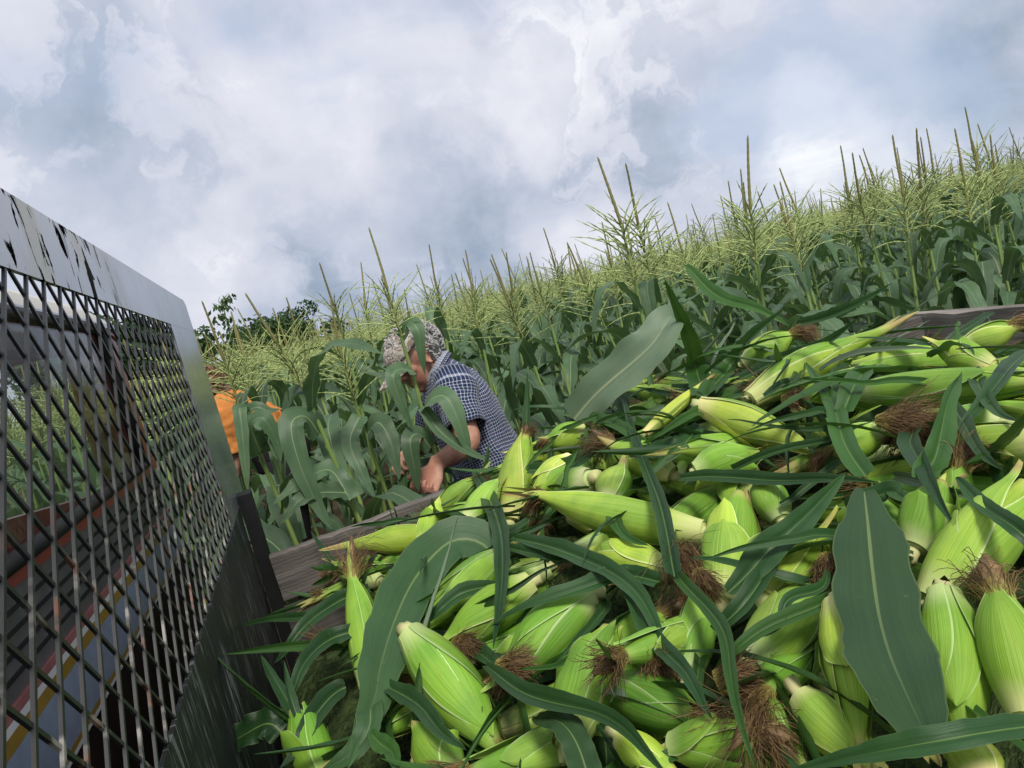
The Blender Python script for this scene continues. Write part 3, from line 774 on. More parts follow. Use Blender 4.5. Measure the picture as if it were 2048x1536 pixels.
for i, (tp, lp, yy, sp, lab) in enumerate(HP):
    a = onY(*tp, yy); b = onY(*lp, yy); up = unit(a - b); up = unit(up + np.array([0, 0, .6])) if up[2] < .85 else up
    foot = a - up * (a[2] / up[2]); h_ = float(np.linalg.norm(a - foot)); tip = onY(*sp, yy)
    sc = min(max(float(np.linalg.norm(tip - a)) / .41, .75), 1.02)
    HAND[i] = corn_plant(foot, up, h_, 600 + i, lab, 'corn plants standing in the field', sc * 1.08, leaves={0: 0, 1: 6, 2: 0, 3: 5}.get(i, 8), phi=1.75 if i == 1 else None)
    TAKEN.append((a[0], a[1])); TAKEN.append((foot[0], foot[1]))
ROWS = [2.2 + .72 * k for k in range(60)]
ORD = ['first', 'second', 'third', 'fourth', 'fifth', 'sixth', 'seventh', 'eighth', 'ninth', 'tenth']
far = MB(); count = len(HP); rf = random.Random(11)
far_t = [tassel_mb(800 + i, 4) for i in range(5)]
def add_tf(dst, src, M):
    A = np.array(M)
    for v, uv in [(np.concatenate(src.v), np.concatenate(src.uv))]:
        dst.add(v @ A[:3, :3].T + A[:3, 3], src.f, uv, src_mi)
seen = []
for k, yy in enumerate(ROWS):
    umax = yy * 1.62 + 1.2; umin = -1.6 - .16 * yy; xx = umin + rf.random() * .2
    while xx < umax:
        x = xx + rf.uniform(-.06, .06); y = yy + rf.uniform(-.09, .09); xx += rf.uniform(.19, .31)
        if min((x - a) ** 2 + (y - b) ** 2 for a, b in TAKEN) < .026: continue
        if k == 0 and (-.2 < x < 1.28 or x < -.25): continue
        if k == 1 and (-.40 < x < -.22 or abs(x - .62) < .16): continue
        if k == 1 and x < .0: y += .1
        if k == 2 and -.75 < x < .1: continue
        seen.append((k, x, y))
LIMIT = 300
ZONES = [(400, 'seen through the mesh guard'), (520, 'just past the mesh guard'), (600, 'behind the person in orange'), (680, 'before the dark trees'), (760, 'a little left of the man'), (860, 'over the cap of the man'), (960, 'over the back of the man'),
         (1060, 'a little right of the man'), (1160, 'left of the large pale leaf'), (1280, 'behind the large pale leaf'), (1400, 'right of the large pale leaf'), (1520, 'above the straw husked ear'), (1640, 'above the yellow necked ear'), (1760, 'left of the tailgate corner'), (1880, 'over the tailgate corner'), (9999, 'over the tailgate board')]
def zone(x, y, z=1.6):
    d = np.array([x, y, z]) - CC; px = 1024 + FPX * (d @ CR) / (d @ CF)
    return next(n for lim, n in ZONES if px < lim)
for k, x, y in seen:
    if k > 22 and rf.random() < .35: continue
    hgt = rf.gauss(1.50 if x < .8 else 1.555, .075); lean = np.array([rf.gauss(-.015, .05), rf.gauss(0, .05), 1])
    if count < LIMIT:
        corn_plant((x, y, 0), lean, hgt, rf.randint(0, 10 ** 6), f'corn plant of the {ORD[min(k, 9)]} row from the truck, {zone(x, y)}', 'corn plants standing in the field', rf.uniform(.85, 1.15), leaves=9 if k < 3 else 6)
        count += 1
    else:
        M = plant_matrix((x, y, 0), lean)
        src_mi = 0
        for i in range(5): add_tf(far, rf.choice(LOWER_LEAVES), M @ leaf_matrix(hgt * (.45 + .11 * i), rf.uniform(0, 6.28), rf.uniform(.5, .72)))
        src_mi = 1
        add_tf(far, rf.choice(far_t), M @ Matrix.Translation((0, 0, hgt)) @ Matrix.Rotation(rf.uniform(0, 6.28), 4, 'Z') @ Matrix.Scale(rf.uniform(1.0, 1.3), 4))
        sm = MB(); src_mi = 2; tube(sm, [(0, 0, .5), (0, 0, hgt)], [.011, .006], 4); add_tf(far, sm, M)
tag(far.build('far_corn', [FIELD_LEAF, TASSEL, STALK]), 'mass of tasselled corn stretching away to the far side of the field', 'corn field', kind='stuff')

# extra leaves of the plants beside the man, drawn where they hang
def px_curve(pts, n=22): return catmull([P(*p) for p in pts], n)
def own_leaf(root, pts, wpx, seed, mt=FIELD_LEAF, nrm=None, **kw):
    c = px_curve(pts); wd = wpx / FPX * pts[0][2]; m = MB()
    nr = [unit(unit(CC - p) * .75 + np.array([0, 0, .6]) if nrm is None else np.asarray(nrm)) for p in c]
    blade(m, c, wd, nr, seed=seed, **kw); o = m.build('leaf', mt, root); o.matrix_parent_inverse = root.matrix_world.inverted(); return o
own_leaf(HAND[0], [(802, 676, 2.20), (818, 645, 2.17), (836, 660, 2.14), (842, 700, 2.14), (850, 750, 2.16)], 33, 1, base=.8, fold=.3)
own_leaf(HAND[0], [(826, 742, 2.18), (800, 738, 2.14), (786, 752, 2.1), (800, 800, 2.1), (826, 862, 2.12)], 38, 2, base=.8, fold=.3, ruffle=.15)
own_leaf(HAND[0], [(850, 812, 2.16), (866, 796, 2.10), (893, 795, 2.06), (920, 850, 2.04), (944, 930, 2.06)], 50, 3, base=.8, fold=.25)
own_leaf(HAND[0], [(846, 815, 2.15), (880, 862, 2.10), (930, 900, 2.04), (985, 925, 1.98)], 30, 4, base=.8, fold=.45)
own_leaf(HAND[0], [(862, 896, 2.18), (838, 868, 2.14), (820, 880, 2.1), (828, 930, 2.1), (838, 985, 2.12)], 46, 5, base=.8, fold=.2)
own_leaf(HAND[1], [(640, 868, 2.1), (610, 832, 2.06), (582, 850, 2.02), (600, 930, 2.0), (640, 1020, 2.0), (665, 1060, 2.0)], 52, 6, base=.8, ruffle=.15)
own_leaf(HAND[1], [(640, 868, 2.1), (622, 840, 2.12), (600, 833, 2.14), (586, 842, 2.16)], 34, 7, base=.8)
own_leaf(HAND[2], [(735, 868, 2.2), (756, 845, 2.15), (780, 880, 2.1), (800, 960, 2.08)], 50, 8, base=.8, ruffle=.12)
own_leaf(HAND[2], [(720, 830, 2.2), (700, 880, 2.16), (716, 930, 2.12), (752, 1000, 2.1)], 40, 9, base=.8, ruffle=.2)
own_leaf(HAND[3], [(494, 838, 2.3), (480, 815, 2.25), (484, 860, 2.22), (492, 940, 2.2), (496, 985, 2.2)], 28, 10, base=.9, fold=.35)
own_leaf(HAND[3], [(488, 830, 2.3), (510, 815, 2.28), (540, 822, 2.27), (560, 818, 2.27)], 26, 11, base=.9, fold=.5)
own_leaf(HAND[3], [(515, 893, 2.3), (545, 860, 2.24), (556, 890, 2.2), (566, 930, 2.2)], 40, 12, base=.9, fold=.3)
own_leaf(HAND[3], [(522, 908, 2.28), (503, 852, 2.22), (525, 836, 2.18), (553, 880, 2.18), (562, 925, 2.18)], 40, 15, base=.9, fold=.3)
own_leaf(HAND[1], [(690, 985, 2.08), (640, 985, 2.03), (600, 1000, 2.0), (560, 1050, 2.0)], 44, 13, base=.9, fold=.3, ruffle=.2)
own_leaf(HAND[1], [(700, 1000, 2.08), (660, 940, 2.1), (600, 965, 2.06), (545, 1010, 2.06)], 48, 14, base=.9, ruffle=.25)

# ------------------------------------------------------------------ trees beyond the field
FOL = []
for nm, c1, c2 in (('dark_foliage', (.020, .050, .018), (.065, .120, .045)), ('mid_foliage', (.030, .065, .022), (.080, .135, .045)), ('light_foliage', (.06, .13, .03), (.16, .27, .07))):
    m_, t, b = mat(nm, .6, .25); oi = t.new('ShaderNodeNewGeometry'); c = t.new('ShaderNodeTexCoord').outputs['Object']
    t.inp(b.inputs['Base Color'], t.mix(t.math('ADD', t.math('MULTIPLY', oi.outputs['Random Per Island'], .6), t.math('MULTIPLY', t.noise(c, 1.2, 2), .4)), c1, c2))
    translucent_mix(m_, t, b, (*c2,), .2); FOL.append(m_)
BARK = plain('bark', (.07, .055, .042), .9, .1, .4, 30)
def leaf_cloud(lobes, nleaf, size, seed):
    r = np.random.RandomState(seed); m = MB(); wts = np.array([l[3] ** 2 for l in lobes]); wts = wts / wts.sum()
    for _ in range(nleaf):
        cx, cy, cz, q = lobes[r.choice(len(lobes), p=wts)]; d = unit(r.randn(3)); rr = q * r.uniform(.45, 1.0) ** .6 * (1 + .18 * math.sin(d[0] * 7 + d[2] * 9 + cx * 3))
        p = np.array([cx, cy, cz]) + d * rr * np.array([1, 1, .8]); n_ = unit(d + r.randn(3) * .6); a = unit(np.cross(n_, r.randn(3))); b = np.cross(n_, a); s = size * r.uniform(.6, 1.4)
        m.add([p - a * s, p + b * s * .45, p + a * s, p - b * s * .45], [(0, 1, 2, 3)])
    return m
def tree(foot, height, spread, seed, fol, label, nleaf=2600, size=.26):
    r = np.random.RandomState(seed); root = empty('tree', Matrix.Translation(foot)); tag(root, label, 'tree', 'trees beyond the field')
    m = MB(); th = height * .55; tube(m, [(0, 0, -.1), (.05, 0, th * .4), (r.randn() * .2, r.randn() * .2, th), (r.randn() * .3, r.randn() * .3, height * .8)], [height * .03, height * .024, height * .016, height * .005], 8, caps=False)
    lobes = []
    for i in range(11):
        a = r.uniform(0, 6.28); q = r.uniform(.25, .75) * spread; z = height * r.uniform(.38, .86); lobes.append((math.cos(a) * q, math.sin(a) * q, z, spread * r.uniform(.24, .46)))
        tube(m, [(0, 0, z * .55), (math.cos(a) * q * .5, math.sin(a) * q * .5, z * .8), (math.cos(a) * q, math.sin(a) * q, z)], [height * .010, height * .006, height * .002], 5, caps=False)
    lobes.append((0, 0, height * .88, spread * .34))
    m.build('trunk', BARK, root); leaf_cloud(lobes, nleaf, size, seed).build('crown', fol, root, False); return root
TREES = [(352, 66, 7.7, 3.6, 0, 'dark oak like tree closest to the edge of the mesh guard'), (395, 60, 6.4, 3.2, 0, 'round dark tree with sky gaps just right of the guard'),
 (500, 78, 6.6, 3.6, 1, 'mid green round tree right of the slender sapling'), (545, 84, 7.6, 4.4, 0, 'broad dark green tree in the middle of the tree line'), (575, 80, 6.8, 3.6, 1, 'lower green tree between two darker crowns on the tree line'),
 (640, 82, 8.2, 4.0, 0, 'dark tree partly behind the tassels left of the straight spike'), 
  
  
 (240, 56, 8.4, 4.2, 0, 'dark tree seen through the upper diamonds of the guard'), (300, 60, 7.8, 3.8, 0, 'dark tree behind the far upright of the mesh guard'), (110, 60, 7.6, 4.2, 1, 'green tree beyond the truck roof')]
for i, (px, dist, hh, sp, fo, lab) in enumerate(TREES):
    d = ray(px, 725 - .25 * (px - 565)); d[2] = 0; d = unit(d)
    tree(CC * 0 + d * dist, hh, sp, 20 + i, FOL[fo], lab)
wd_ = MB()
for px in range(150, 700, 6):
    d = ray(px, 725 - .25 * (px - 565)); d[2] = 0; d = unit(d) * 104
    rs = np.random.RandomState(px); hh = 2.6 + .8 * math.sin(px * .03) + rs.rand()
    for _ in range(60):
        p = d + np.array([rs.randn() * 1.0, rs.randn() * 1.0, rs.rand() * hh]); a = unit(rs.randn(3)); b = unit(np.cross(a, rs.randn(3))); wd_.add([p - a * .4, p + b * .25, p + a * .4, p - b * .25], [(0, 1, 2, 3)])
tag(wd_.build('far_wood', FOL[0], None, False), 'low dark wood closing the far side of the field', 'wood', kind='stuff')
# the slender sapling at the edge of the field
d = ray(486, 744); d[2] = 0; d = unit(d); sd = d * 7.2
sap = tag(empty('sapling', Matrix.Translation(sd)), 'slender leafy sapling rising above the corn tassels before the trees', 'sapling')
m = MB(); tube(m, [(0, 0, 0), (.02, 0, 1.0), (-.02, .02, 1.9), (.0, 0, 2.42)], [.018, .014, .009, .003], 6, caps=False); rs = np.random.RandomState(5); lv = MB()
for i in range(46):
    z = rs.uniform(1.1, 2.4); a = rs.uniform(0, 6.28); q = rs.uniform(.06, .24) * (1.15 - (z - 1.1) / 2.2); e_ = np.array([math.cos(a) * q, math.sin(a) * q, z + q * .5])
    tube(m, [(0, 0, z), e_ * np.array([.6, .6, 0]) + np.array([0, 0, z + q * .35]), e_], [.004, .003, .001], 4, caps=False)
    for j in range(9):
        p = e_ * np.array([1, 1, 0]) * rs.uniform(.35, 1.1) + np.array([rs.randn() * .03, rs.randn() * .03, z + q * rs.uniform(0, .6)])
        dn = unit(np.array([rs.randn() * .6, rs.randn() * .6, -1])); b_ = unit(np.cross(dn, rs.randn(3))); s = rs.uniform(.05, .085)
        lv.add([p, p + dn * s * .5 + b_ * s * .22, p + dn * s, p + dn * s * .5 - b_ * s * .22], [(0, 1, 2, 3)])
m.build('trunk', STALK, sap); lv.build('crown', FOL[1], sap, False)
# ------------------------------------------------------------------ people
def skin_mat(name, c1, c2):
    m, t, b = mat(name, .5, .35); c = t.new('ShaderNodeTexCoord').outputs['Object']; n = t.noise(c, 22, 4)
    t.inp(b.inputs['Base Color'], t.mix(t.mapr(n, .35, .65), c1, c2)); b.inputs['Subsurface Weight'].default_value = .08; b.inputs['Subsurface Radius'].default_value = (.012, .005, .003)
    bump(t, b, t.noise(c, 160, 3), .25, .001); return m
SKIN = skin_mat('ruddy_skin', (.42, .19, .13), (.56, .31, .22)); SKIN2 = skin_mat('brown_skin', (.20, .10, .065), (.28, .15, .10))
def plaid_mat():
    m, t, b = mat('checked_cloth', .85, .15); uv = t.new('ShaderNodeUVMap').outputs[0]; u = t.sep(uv)
    def lines(x, per, ofs, wid):
        f = t.math('FRACT', t.math('ADD', t.math('DIVIDE', x, per), ofs)); d = t.math('ABSOLUTE', t.math('SUBTRACT', f, .5)); return t.mapr(d, wid, wid + .05, 1, 0)
    P_ = .0125
    lx, ly = lines(u[0], P_, 0, .085), lines(u[1], P_, 0, .085); fx, fy = lines(u[0], P_ * 2, .25, .22), lines(u[1], P_ * 2, .25, .22)
    base = t.mix(t.math('MULTIPLY', t.math('ADD', fx, fy), .5), (.006, .012, .040), (.022, .038, .100))
    w_ = t.math('MULTIPLY', t.math('ADD', lx, ly), .5)
    col = t.mix(w_, base, (.50, .53, .60)); n = t.noise(t.scale3(uv, 900, 900, 1), 1, 2)
    t.inp(b.inputs['Base Color'], t.vmath('SCALE', col, scale=t.mapr(n, .3, .7, .8, 1.15))); b.inputs['Sheen Weight'].default_value = .15; return m
PLAID = plaid_mat()
def cloth(name, col, scale=60):
    m, t, b = mat(name, .9, .15); c = t.new('ShaderNodeTexCoord').outputs['Object']; n = t.noise(c, scale, 4); g_ = t.noise(c, 7, 3)
    t.inp(b.inputs['Base Color'], t.vmath('SCALE', tuple(col), scale=t.mapr(t.math('ADD', t.math('MULTIPLY', n, .4), t.math('MULTIPLY', g_, .6)), .3, .7, .75, 1.2))); bump(t, b, g_, .4, .01); return m
ORANGE = cloth('orange_cloth', (.60, .225, .06)); JEANS = cloth('denim', (.035, .05, .085)); DARKCLOTH = cloth('dark_cloth', (.02, .018, .02)); BOOT = cloth('boot_leather', (.05, .03, .018))
def hair_mat(name, c1, c2):
    m, t, b = mat(name, .55, .3); c = t.new('ShaderNodeTexCoord').outputs['Object']; n = t.noise(c, 120, 4, .7, 1.5); k = t.noise(c, 34, 3, .5, 2)
    t.inp(b.inputs['Base Color'], t.mix(t.mapr(t.math('ADD', t.math('MULTIPLY', n, .5), t.math('MULTIPLY', k, .5)), .38, .62), c1, c2)); bump(t, b, k, .9, .012); return m
GREYHAIR = hair_mat('grey_hair', (.24, .23, .22), (.50, .49, .47)); BROWNHAIR = hair_mat('brown_hair', (.10, .055, .03), (.30, .18, .10))
def camo_mat():
    m, t, b = mat('camouflage_cloth', .85, .15); c = t.new('ShaderNodeTexCoord').outputs['Object']
    a = t.noise(t.scale3(c, 1, 1, 2.5), 26, 3, .6, 1.2); q = t.noise(t.scale3(c, 1.6, 1, 1), 42, 3, .6, 1.5); z = t.noise(t.scale3(c, 1, 1.5, 1), 33, 2, .5, 2)
    col = t.mix(t.mapr(a, .46, .50), (.50, .44, .37), (.24, .19, .155)); col = t.mix(t.mapr(q, .56, .59), col, (.66, .63, .58)); col = t.mix(t.mapr(z, .60, .68, 0, .5), col, (.14, .12, .10))
    t.inp(b.inputs['Base Color'], col); return m
CAMO = camo_mat(); EYE = plain('eye', (.55, .55, .52), .2, .5, .1)
def ellipsoid(mb, c, ax, rad, nu=20, nv=14, f=None):
    """ax: 3 unit axes, rad: 3 radii; f(u,v,dir)->scale"""
    ax = np.asarray(ax, float); V = []
    for i in range(nv):
        th = math.pi * i / (nv - 1)
        for j in range(nu):
            a = 2 * math.pi * j / nu; d = np.array([math.sin(th) * math.cos(a), math.sin(th) * math.sin(a), math.cos(th)])
            s = f(d) if f else 1.0; V.append(np.asarray(c) + (ax.T @ (d * np.asarray(rad) * s)))
    mb.add(V, [q[::-1] for q in grid_faces(nv, nu, True)])
def hand(mb, wrist, d, nrm, s=1.0, curl=(50, 60, 40), spread=8, thumb=1):
    """palm and five separate bent fingers; d palm direction, nrm the palm side"""
    d = unit(d); nrm = unit(np.asarray(nrm, float) - d * (np.asarray(nrm, float) @ d)); sd = np.cross(d, nrm) * thumb
    pl = .095 * s
    tube(mb, [wrist - d * .02, wrist + d * .01, wrist + d * pl * .5, wrist + d * pl * .95, wrist + d * pl * 1.02], [(.027 * s, .021 * s), (.030 * s, .021 * s), (.042 * s, .018 * s), (.041 * s, .015 * s), (.034 * s, .010 * s)], 14, side=sd)
    for k, (o_, L) in enumerate(((.031, .074), (.011, .083), (-.010, .077), (-.030, .060))):
        p = wrist + d * pl * .92 + sd * o_ * s; a = 0; pts = [p - d * .02 * s]; rr = [.0095 * s]; base = unit(d + sd * math.tan(R_(spread)) * (o_ / .031))
        pts.append(p); rr.append(.0098 * s)
        for j, (fr, cu) in enumerate(zip((.46, .30, .24), curl)):
            a += R_(cu + 4 * k); dd = base * math.cos(a) + nrm * math.sin(a)
            p = p + dd * L * s * fr * .5; pts.append(p); rr.append((.0088 - .0006 * j) * s); p = p + dd * L * s * fr * .5; pts.append(p); rr.append((.0092 - .0010 * j) * s)
        pts.append(p + dd * .004 * s); rr.append(.004 * s); tube(mb, pts, rr, 10, side=sd)
    p = wrist + d * .025 * s + sd * .028 * s; t1 = unit(d * .6 + sd * .75 + nrm * .35); t2 = unit(d * .8 + sd * .2 + nrm * .65)
    tube(mb, [p - t1 * .02 * s, p, p + t1 * .022 * s, p + t1 * .042 * s, p + t1 * .042 * s + t2 * .016 * s, p + t1 * .042 * s + t2 * .030 * s, p + t1 * .042 * s + t2 * .034 * s], [.013 * s, .014 * s, .0125 * s, .011 * s, .0108 * s, .0085 * s, .004 * s], 10, side=nrm)
def limb(mb, pts, rad, n=14, k=4, side=None):
    c = catmull(pts, (len(pts) - 1) * k + 1); q = np.interp(np.linspace(0, len(pts) - 1, len(c)), range(len(pts)), rad); tube(mb, c, list(q), n, side=side)
def wrinkle(mb, amp, sc, seed):
    for v in mb.v:
        for i in range(len(v)):
            n_ = mnoise.noise_vector(Vector(v[i] * sc) + Vector((seed, 0, 0))) + mnoise.noise_vector(Vector(v[i] * sc * 2.3) + Vector((0, seed, 0))) * .5
            v[i] += np.array(n_) * amp
def remesh(o, vox, smooth=3):
    m_ = o.modifiers.new('Remesh', 'REMESH'); m_.mode = 'VOXEL'; m_.voxel_size = vox; m_.use_smooth_shade = True
    s_ = o.modifiers.new('Smooth', 'SMOOTH'); s_.iterations = smooth; s_.factor = .5
def person(lab, group, J, skin, shirt_m, trouser_m, hair_m, cap=None, sleeve=.0, hands=None, voxel=.006, s=1.0, hs=1.0):
    """J holds the joints in world space; sleeve: how far down the arm the sleeve reaches (1 = elbow, 2 = wrist)"""
    foot = J['foot']; root = empty('person', Matrix.Translation(foot)); inv = root.matrix_world.inverted(); tag(root, lab, 'person', group)
    def put(mb, nm, mt, parent=None, sm=True):
        o = mb.build(nm, mt, parent or root, sm)
        if parent is None: o.matrix_parent_inverse = inv
        return o
    lat = unit(J['lat']); b = MB()
    sp = J['spine']; tr = J['torso']                     # ring centres and (lateral, thickness) half axes, neck to hips
    cs = catmull(sp, 21); q = np.linspace(0, len(sp) - 1, 21); ra = [(np.interp(x, range(len(sp)), [a for a, _ in tr]) * .93, np.interp(x, range(len(sp)), [c for _, c in tr]) * .90) for x in q]
    tube(b, cs, ra, 24, side=lat)
    hc, fw, up = J['head'], unit(J['fw']), None; up = unit(np.asarray(J['up'], float) - fw * (np.asarray(J['up'], float) @ fw)); ls = np.cross(up, fw); AX = np.array([fw, ls, up])
    def hl(x, y, z): return hc + (fw * x + ls * y + up * z) * hs
    limb(b, [sp[0] + (sp[1] - sp[0]) * .5, sp[0], (sp[0] + hl(-.03, 0, -.06)) / 2, hl(-.025, 0, -.03)], [.075, .062, .058, .06], 16)
    ellipsoid(b, hl(-.008, 0, .03), AX, (.098 * hs, .077 * hs, .096 * hs)); ellipsoid(b, hl(.026, 0, -.048), AX, (.066 * hs, .058 * hs, .074 * hs)); ellipsoid(b, hl(.062, 0, -.098), AX, (.027 * hs, .026 * hs, .022 * hs), 12, 8)
    limb(b, [hl(.084, 0, .022), hl(.098, 0, -.002), hl(.116, 0, -.026), hl(.098, 0, -.034)], [.010, .012, .0155, .010], 10)
    for sg in (-1, 1):
        ellipsoid(b, hl(.099, sg * .013, -.029), AX, (.011, .010, .009), 8, 6); ellipsoid(b, hl(.074, sg * .032, .030), AX, (.018, .026, .010), 10, 7); ellipsoid(b, hl(.06, sg * .042, -.02), AX, (.024, .022, .022), 10, 8)
        er = [hl(-.014 + .018 * math.cos(a) - .006 * math.sin(a), sg * (.074 + .012 * (1 - .4 * math.cos(a))), -.008 + .031 * math.sin(a)) for a in np.linspace(-1.9, 2.6, 9)]
        tube(b, er, [.005, .0065, .007, .007, .007, .007, .007, .006, .005], 8); ellipsoid(b, hl(-.012, sg * .076, -.008), AX, (.013, .007, .024), 10, 8)
    ellipsoid(b, hl(.088, 0, -.062), AX, (.010, .022, .006), 10, 6); ellipsoid(b, hl(.086, 0, -.074), AX, (.010, .019, .006), 10, 6)
    for sd_ in ('L', 'R'):
        A = J['arm' + sd_]; limb(b, A, [.054 * s, .050 * s, .044 * s, .040 * s, .027 * s][:len(A)] if len(A) == 5 else [.052 * s, .042 * s, .027 * s], 14, 5)
        hd = J['hand' + sd_]; hand(b, A[-1], hd[0], hd[1], s * 1.02, hd[2], thumb=hd[3])
        G = J['leg' + sd_]; limb(b, G, [.085, .058, .042], 14, 6); limb(b, [G[-1], G[-1] + np.array([0, 0, -.05]), G[-1] + np.array([J['toe'][0] * .12, J['toe'][1] * .12, -.075])], [.042, .045, .034], 12, 3)
    body = put(b, 'body', skin); remesh(body, voxel)
    for sg in (-1, 1):
        m = MB(); ellipsoid(m, hl(.081, sg * .031, .012), AX, (.011, .012, .010), 10, 8); put(m, 'eye', EYE)
    # shirt: torso, sleeves, collar with woven coordinates in metres
    m = MB(); n = 44; cs = catmull(sp, n); q = np.linspace(0, len(sp) - 1, n); ra = [(np.interp(x, range(len(sp)), [a for a, _ in tr]), np.interp(x, range(len(sp)), [c for _, c in tr])) for x in q]
    ra[0] = (.068, .062); tube(m, cs, ra, 56, side=lat, caps=False, uvlen=1.08)
    for sd_ in ('L', 'R'):
        A = J['arm' + sd_]; c = catmull(A, 33); upto = int(32 * sleeve / 2); c = c[:max(upto, 5)]; k = len(c)
        start = c[0] + unit(sp[1] - c[0]) * .07; c = np.vstack([start, (start + c[0]) / 2, c])
        r0 = np.interp(np.linspace(0, 1, len(c)), [0, .25, .6, 1], [.070 * s, .082 * s, .074 * s, .070 * s] if sleeve < 1.2 else [.07, .078, .062, .048]); tube(m, c, list(r0), 30, caps=False, uvlen=.46, side=lat)
    wrinkle(m, .011 * J.get('wr', 1), 10, 3.7); wrinkle(m, .004 * J.get('wr', 1), 26, 1.3); sh = put(m, 'shirt', shirt_m); sf = sh.modifiers.new('thickness', 'SOLIDIFY'); sf.thickness = .003; sf.offset = -1
    if cap:                                               # collar
        m = MB(); cc = sp[0] + (hl(0, 0, -.08) - sp[0]) * .18; ax_ = unit(hl(-.02, 0, -.05) - sp[0]); e1 = unit(lat - ax_ * (lat @ ax_)); e2 = np.cross(ax_, e1); V = []; UV = []
        for i, (dz_, rr_) in enumerate(((-.026, .082), (-.006, .073), (.008, .069), (.010, .074), (-.012, .084))):
            for j in range(30):
                a = -2.75 + 5.5 * j / 29; front = -np.sign(e2 @ fw); V.append(cc + ax_ * (dz_ - .012 * math.cos(a) * front * 0) + (e1 * math.sin(a) + e2 * math.cos(a) * front) * rr_); UV.append((a * .09, dz_ + i * .02))
        m.add(V, grid_faces(5, 30), UV); put(m, 'collar', shirt_m)
    m = MB(); hip = sp[-1]
    limb(m, [sp[-2], hip, hip + np.array([0, 0, -.10])], [tr[-2][1], .165, .15], 20, 4, lat)
    for sd_ in ('L', 'R'):
        G = J['leg' + sd_]; limb(m, [G[0], G[1], G[2] + np.array([0, 0, .02])], [.105, .078, .066], 18, 6)
    wrinkle(m, .006, 10, 1.2); put(m, 'trousers', trouser_m)
    for sd_ in ('L', 'R'):
        G = J['leg' + sd_][-1]; m = MB(); tx = np.array([J['toe'][0], J['toe'][1], 0]); limb(m, [np.array([G[0], G[1], .05]) - tx * .07, np.array([G[0], G[1], .06]), np.array([G[0], G[1], .045]) + tx * .10, np.array([G[0], G[1], .035]) + tx * .19], [.045, .058, .048, .030], 14, 4); put(m, 'boot', BOOT)
    # hair as many short curled locks over a close shell
    m = MB(); rh = np.random.RandomState(9)
    def hairy(d): return 1.0 if True else 1
    V = []; nu, nv = 40, 24
    for i in range(nv):
        th = math.pi * .80 * i / (nv - 1)
        for j in range(nu):
            a = 2 * math.pi * j / nu; d = np.array([math.sin(th) * math.cos(a), math.sin(th) * math.sin(a), math.cos(th)])
            face = max(0, d[0] - .12) * max(0, .62 - d[2]); shrink = .80 if (d[0] > .25 and d[2] < .55) or (d[2] < -.25 and d[0] > -.1) else 1.0
            wob = 1 + .05 * mnoise.noise(Vector(d * 5)) + .05 * mnoise.noise(Vector(d * 11)); V.append(hl(*(np.array([-.010, 0, .031]) + d * np.array([.104, .083, .101]) * shrink * wob)))
    m.add(V, [f[::-1] for f in grid_faces(nv, nu, True)]); hair_o = put(m, 'hair', hair_m)
    m = MB()
    for k in range(520):
        d = unit(rh.randn(3))
        if (d[0] > .10 and d[2] < .55) or d[2] < -.62 or (d[2] < -.25 and d[0] > -.15): continue
        p = np.array([-.010, 0, .031]) + d * np.array([.106, .085, .103]); tg = unit(np.cross(d, rh.randn(3))); pts = []
        for u in np.linspace(0, 1, 6): pts.append(hl(*(p + tg * .026 * (u - .5) + d * (.010 * math.sin(u * math.pi) + .004 * rh.rand()) - np.array([0, 0, 1]) * .012 * u)))
        tube(m, pts, [.001, .0035, .0045, .004, .003, .001], 5, caps=False)
    m.build('locks', hair_m, hair_o)
    if cap:
        m = MB(); V = []; nu, nv = 40, 16
        for i in range(nv):
            th = math.pi * .5 * i / (nv - 1)
            for j in range(nu):
                a = 2 * math.pi * j / nu; x, y, z = math.sin(th) * math.cos(a), math.sin(th) * math.sin(a), math.cos(th)
                # a cap worn low on the brow: its rim tips down to the front
                V.append(hl(*(np.array([.006, 0, .052]) + np.array([x * .112 + z * .012, y * .090, z * .078 - x * .030 + .004 * mnoise.noise(Vector((x * 4, y * 4, z * 4)))]))))
        m.add(V, [f[::-1] for f in grid_faces(nv, nu, True)]); cp = put(m, 'cap', cap); so = cp.modifiers.new('thickness', 'SOLIDIFY'); so.thickness = .003
        m = MB(); V = []
        for i in range(10):
            for j in range(17):
                a = R_(-66 + 132 * j / 16); ext = .082 * math.cos(a * .95) ** .6 * i / 9; x, y = math.cos(a), math.sin(a)
                V.append(hl(*(np.array([.006 + x * .111 + ext * .93, y * .089, .0525 - x * .031 - ext * .38 - .028 * y * y * (.4 + i / 12)]))))
        m.add(V, grid_faces(10, 17)); br = m.build('brim', cap, cp); so = br.modifiers.new('thickness', 'SOLIDIFY'); so.thickness = .004
    return root

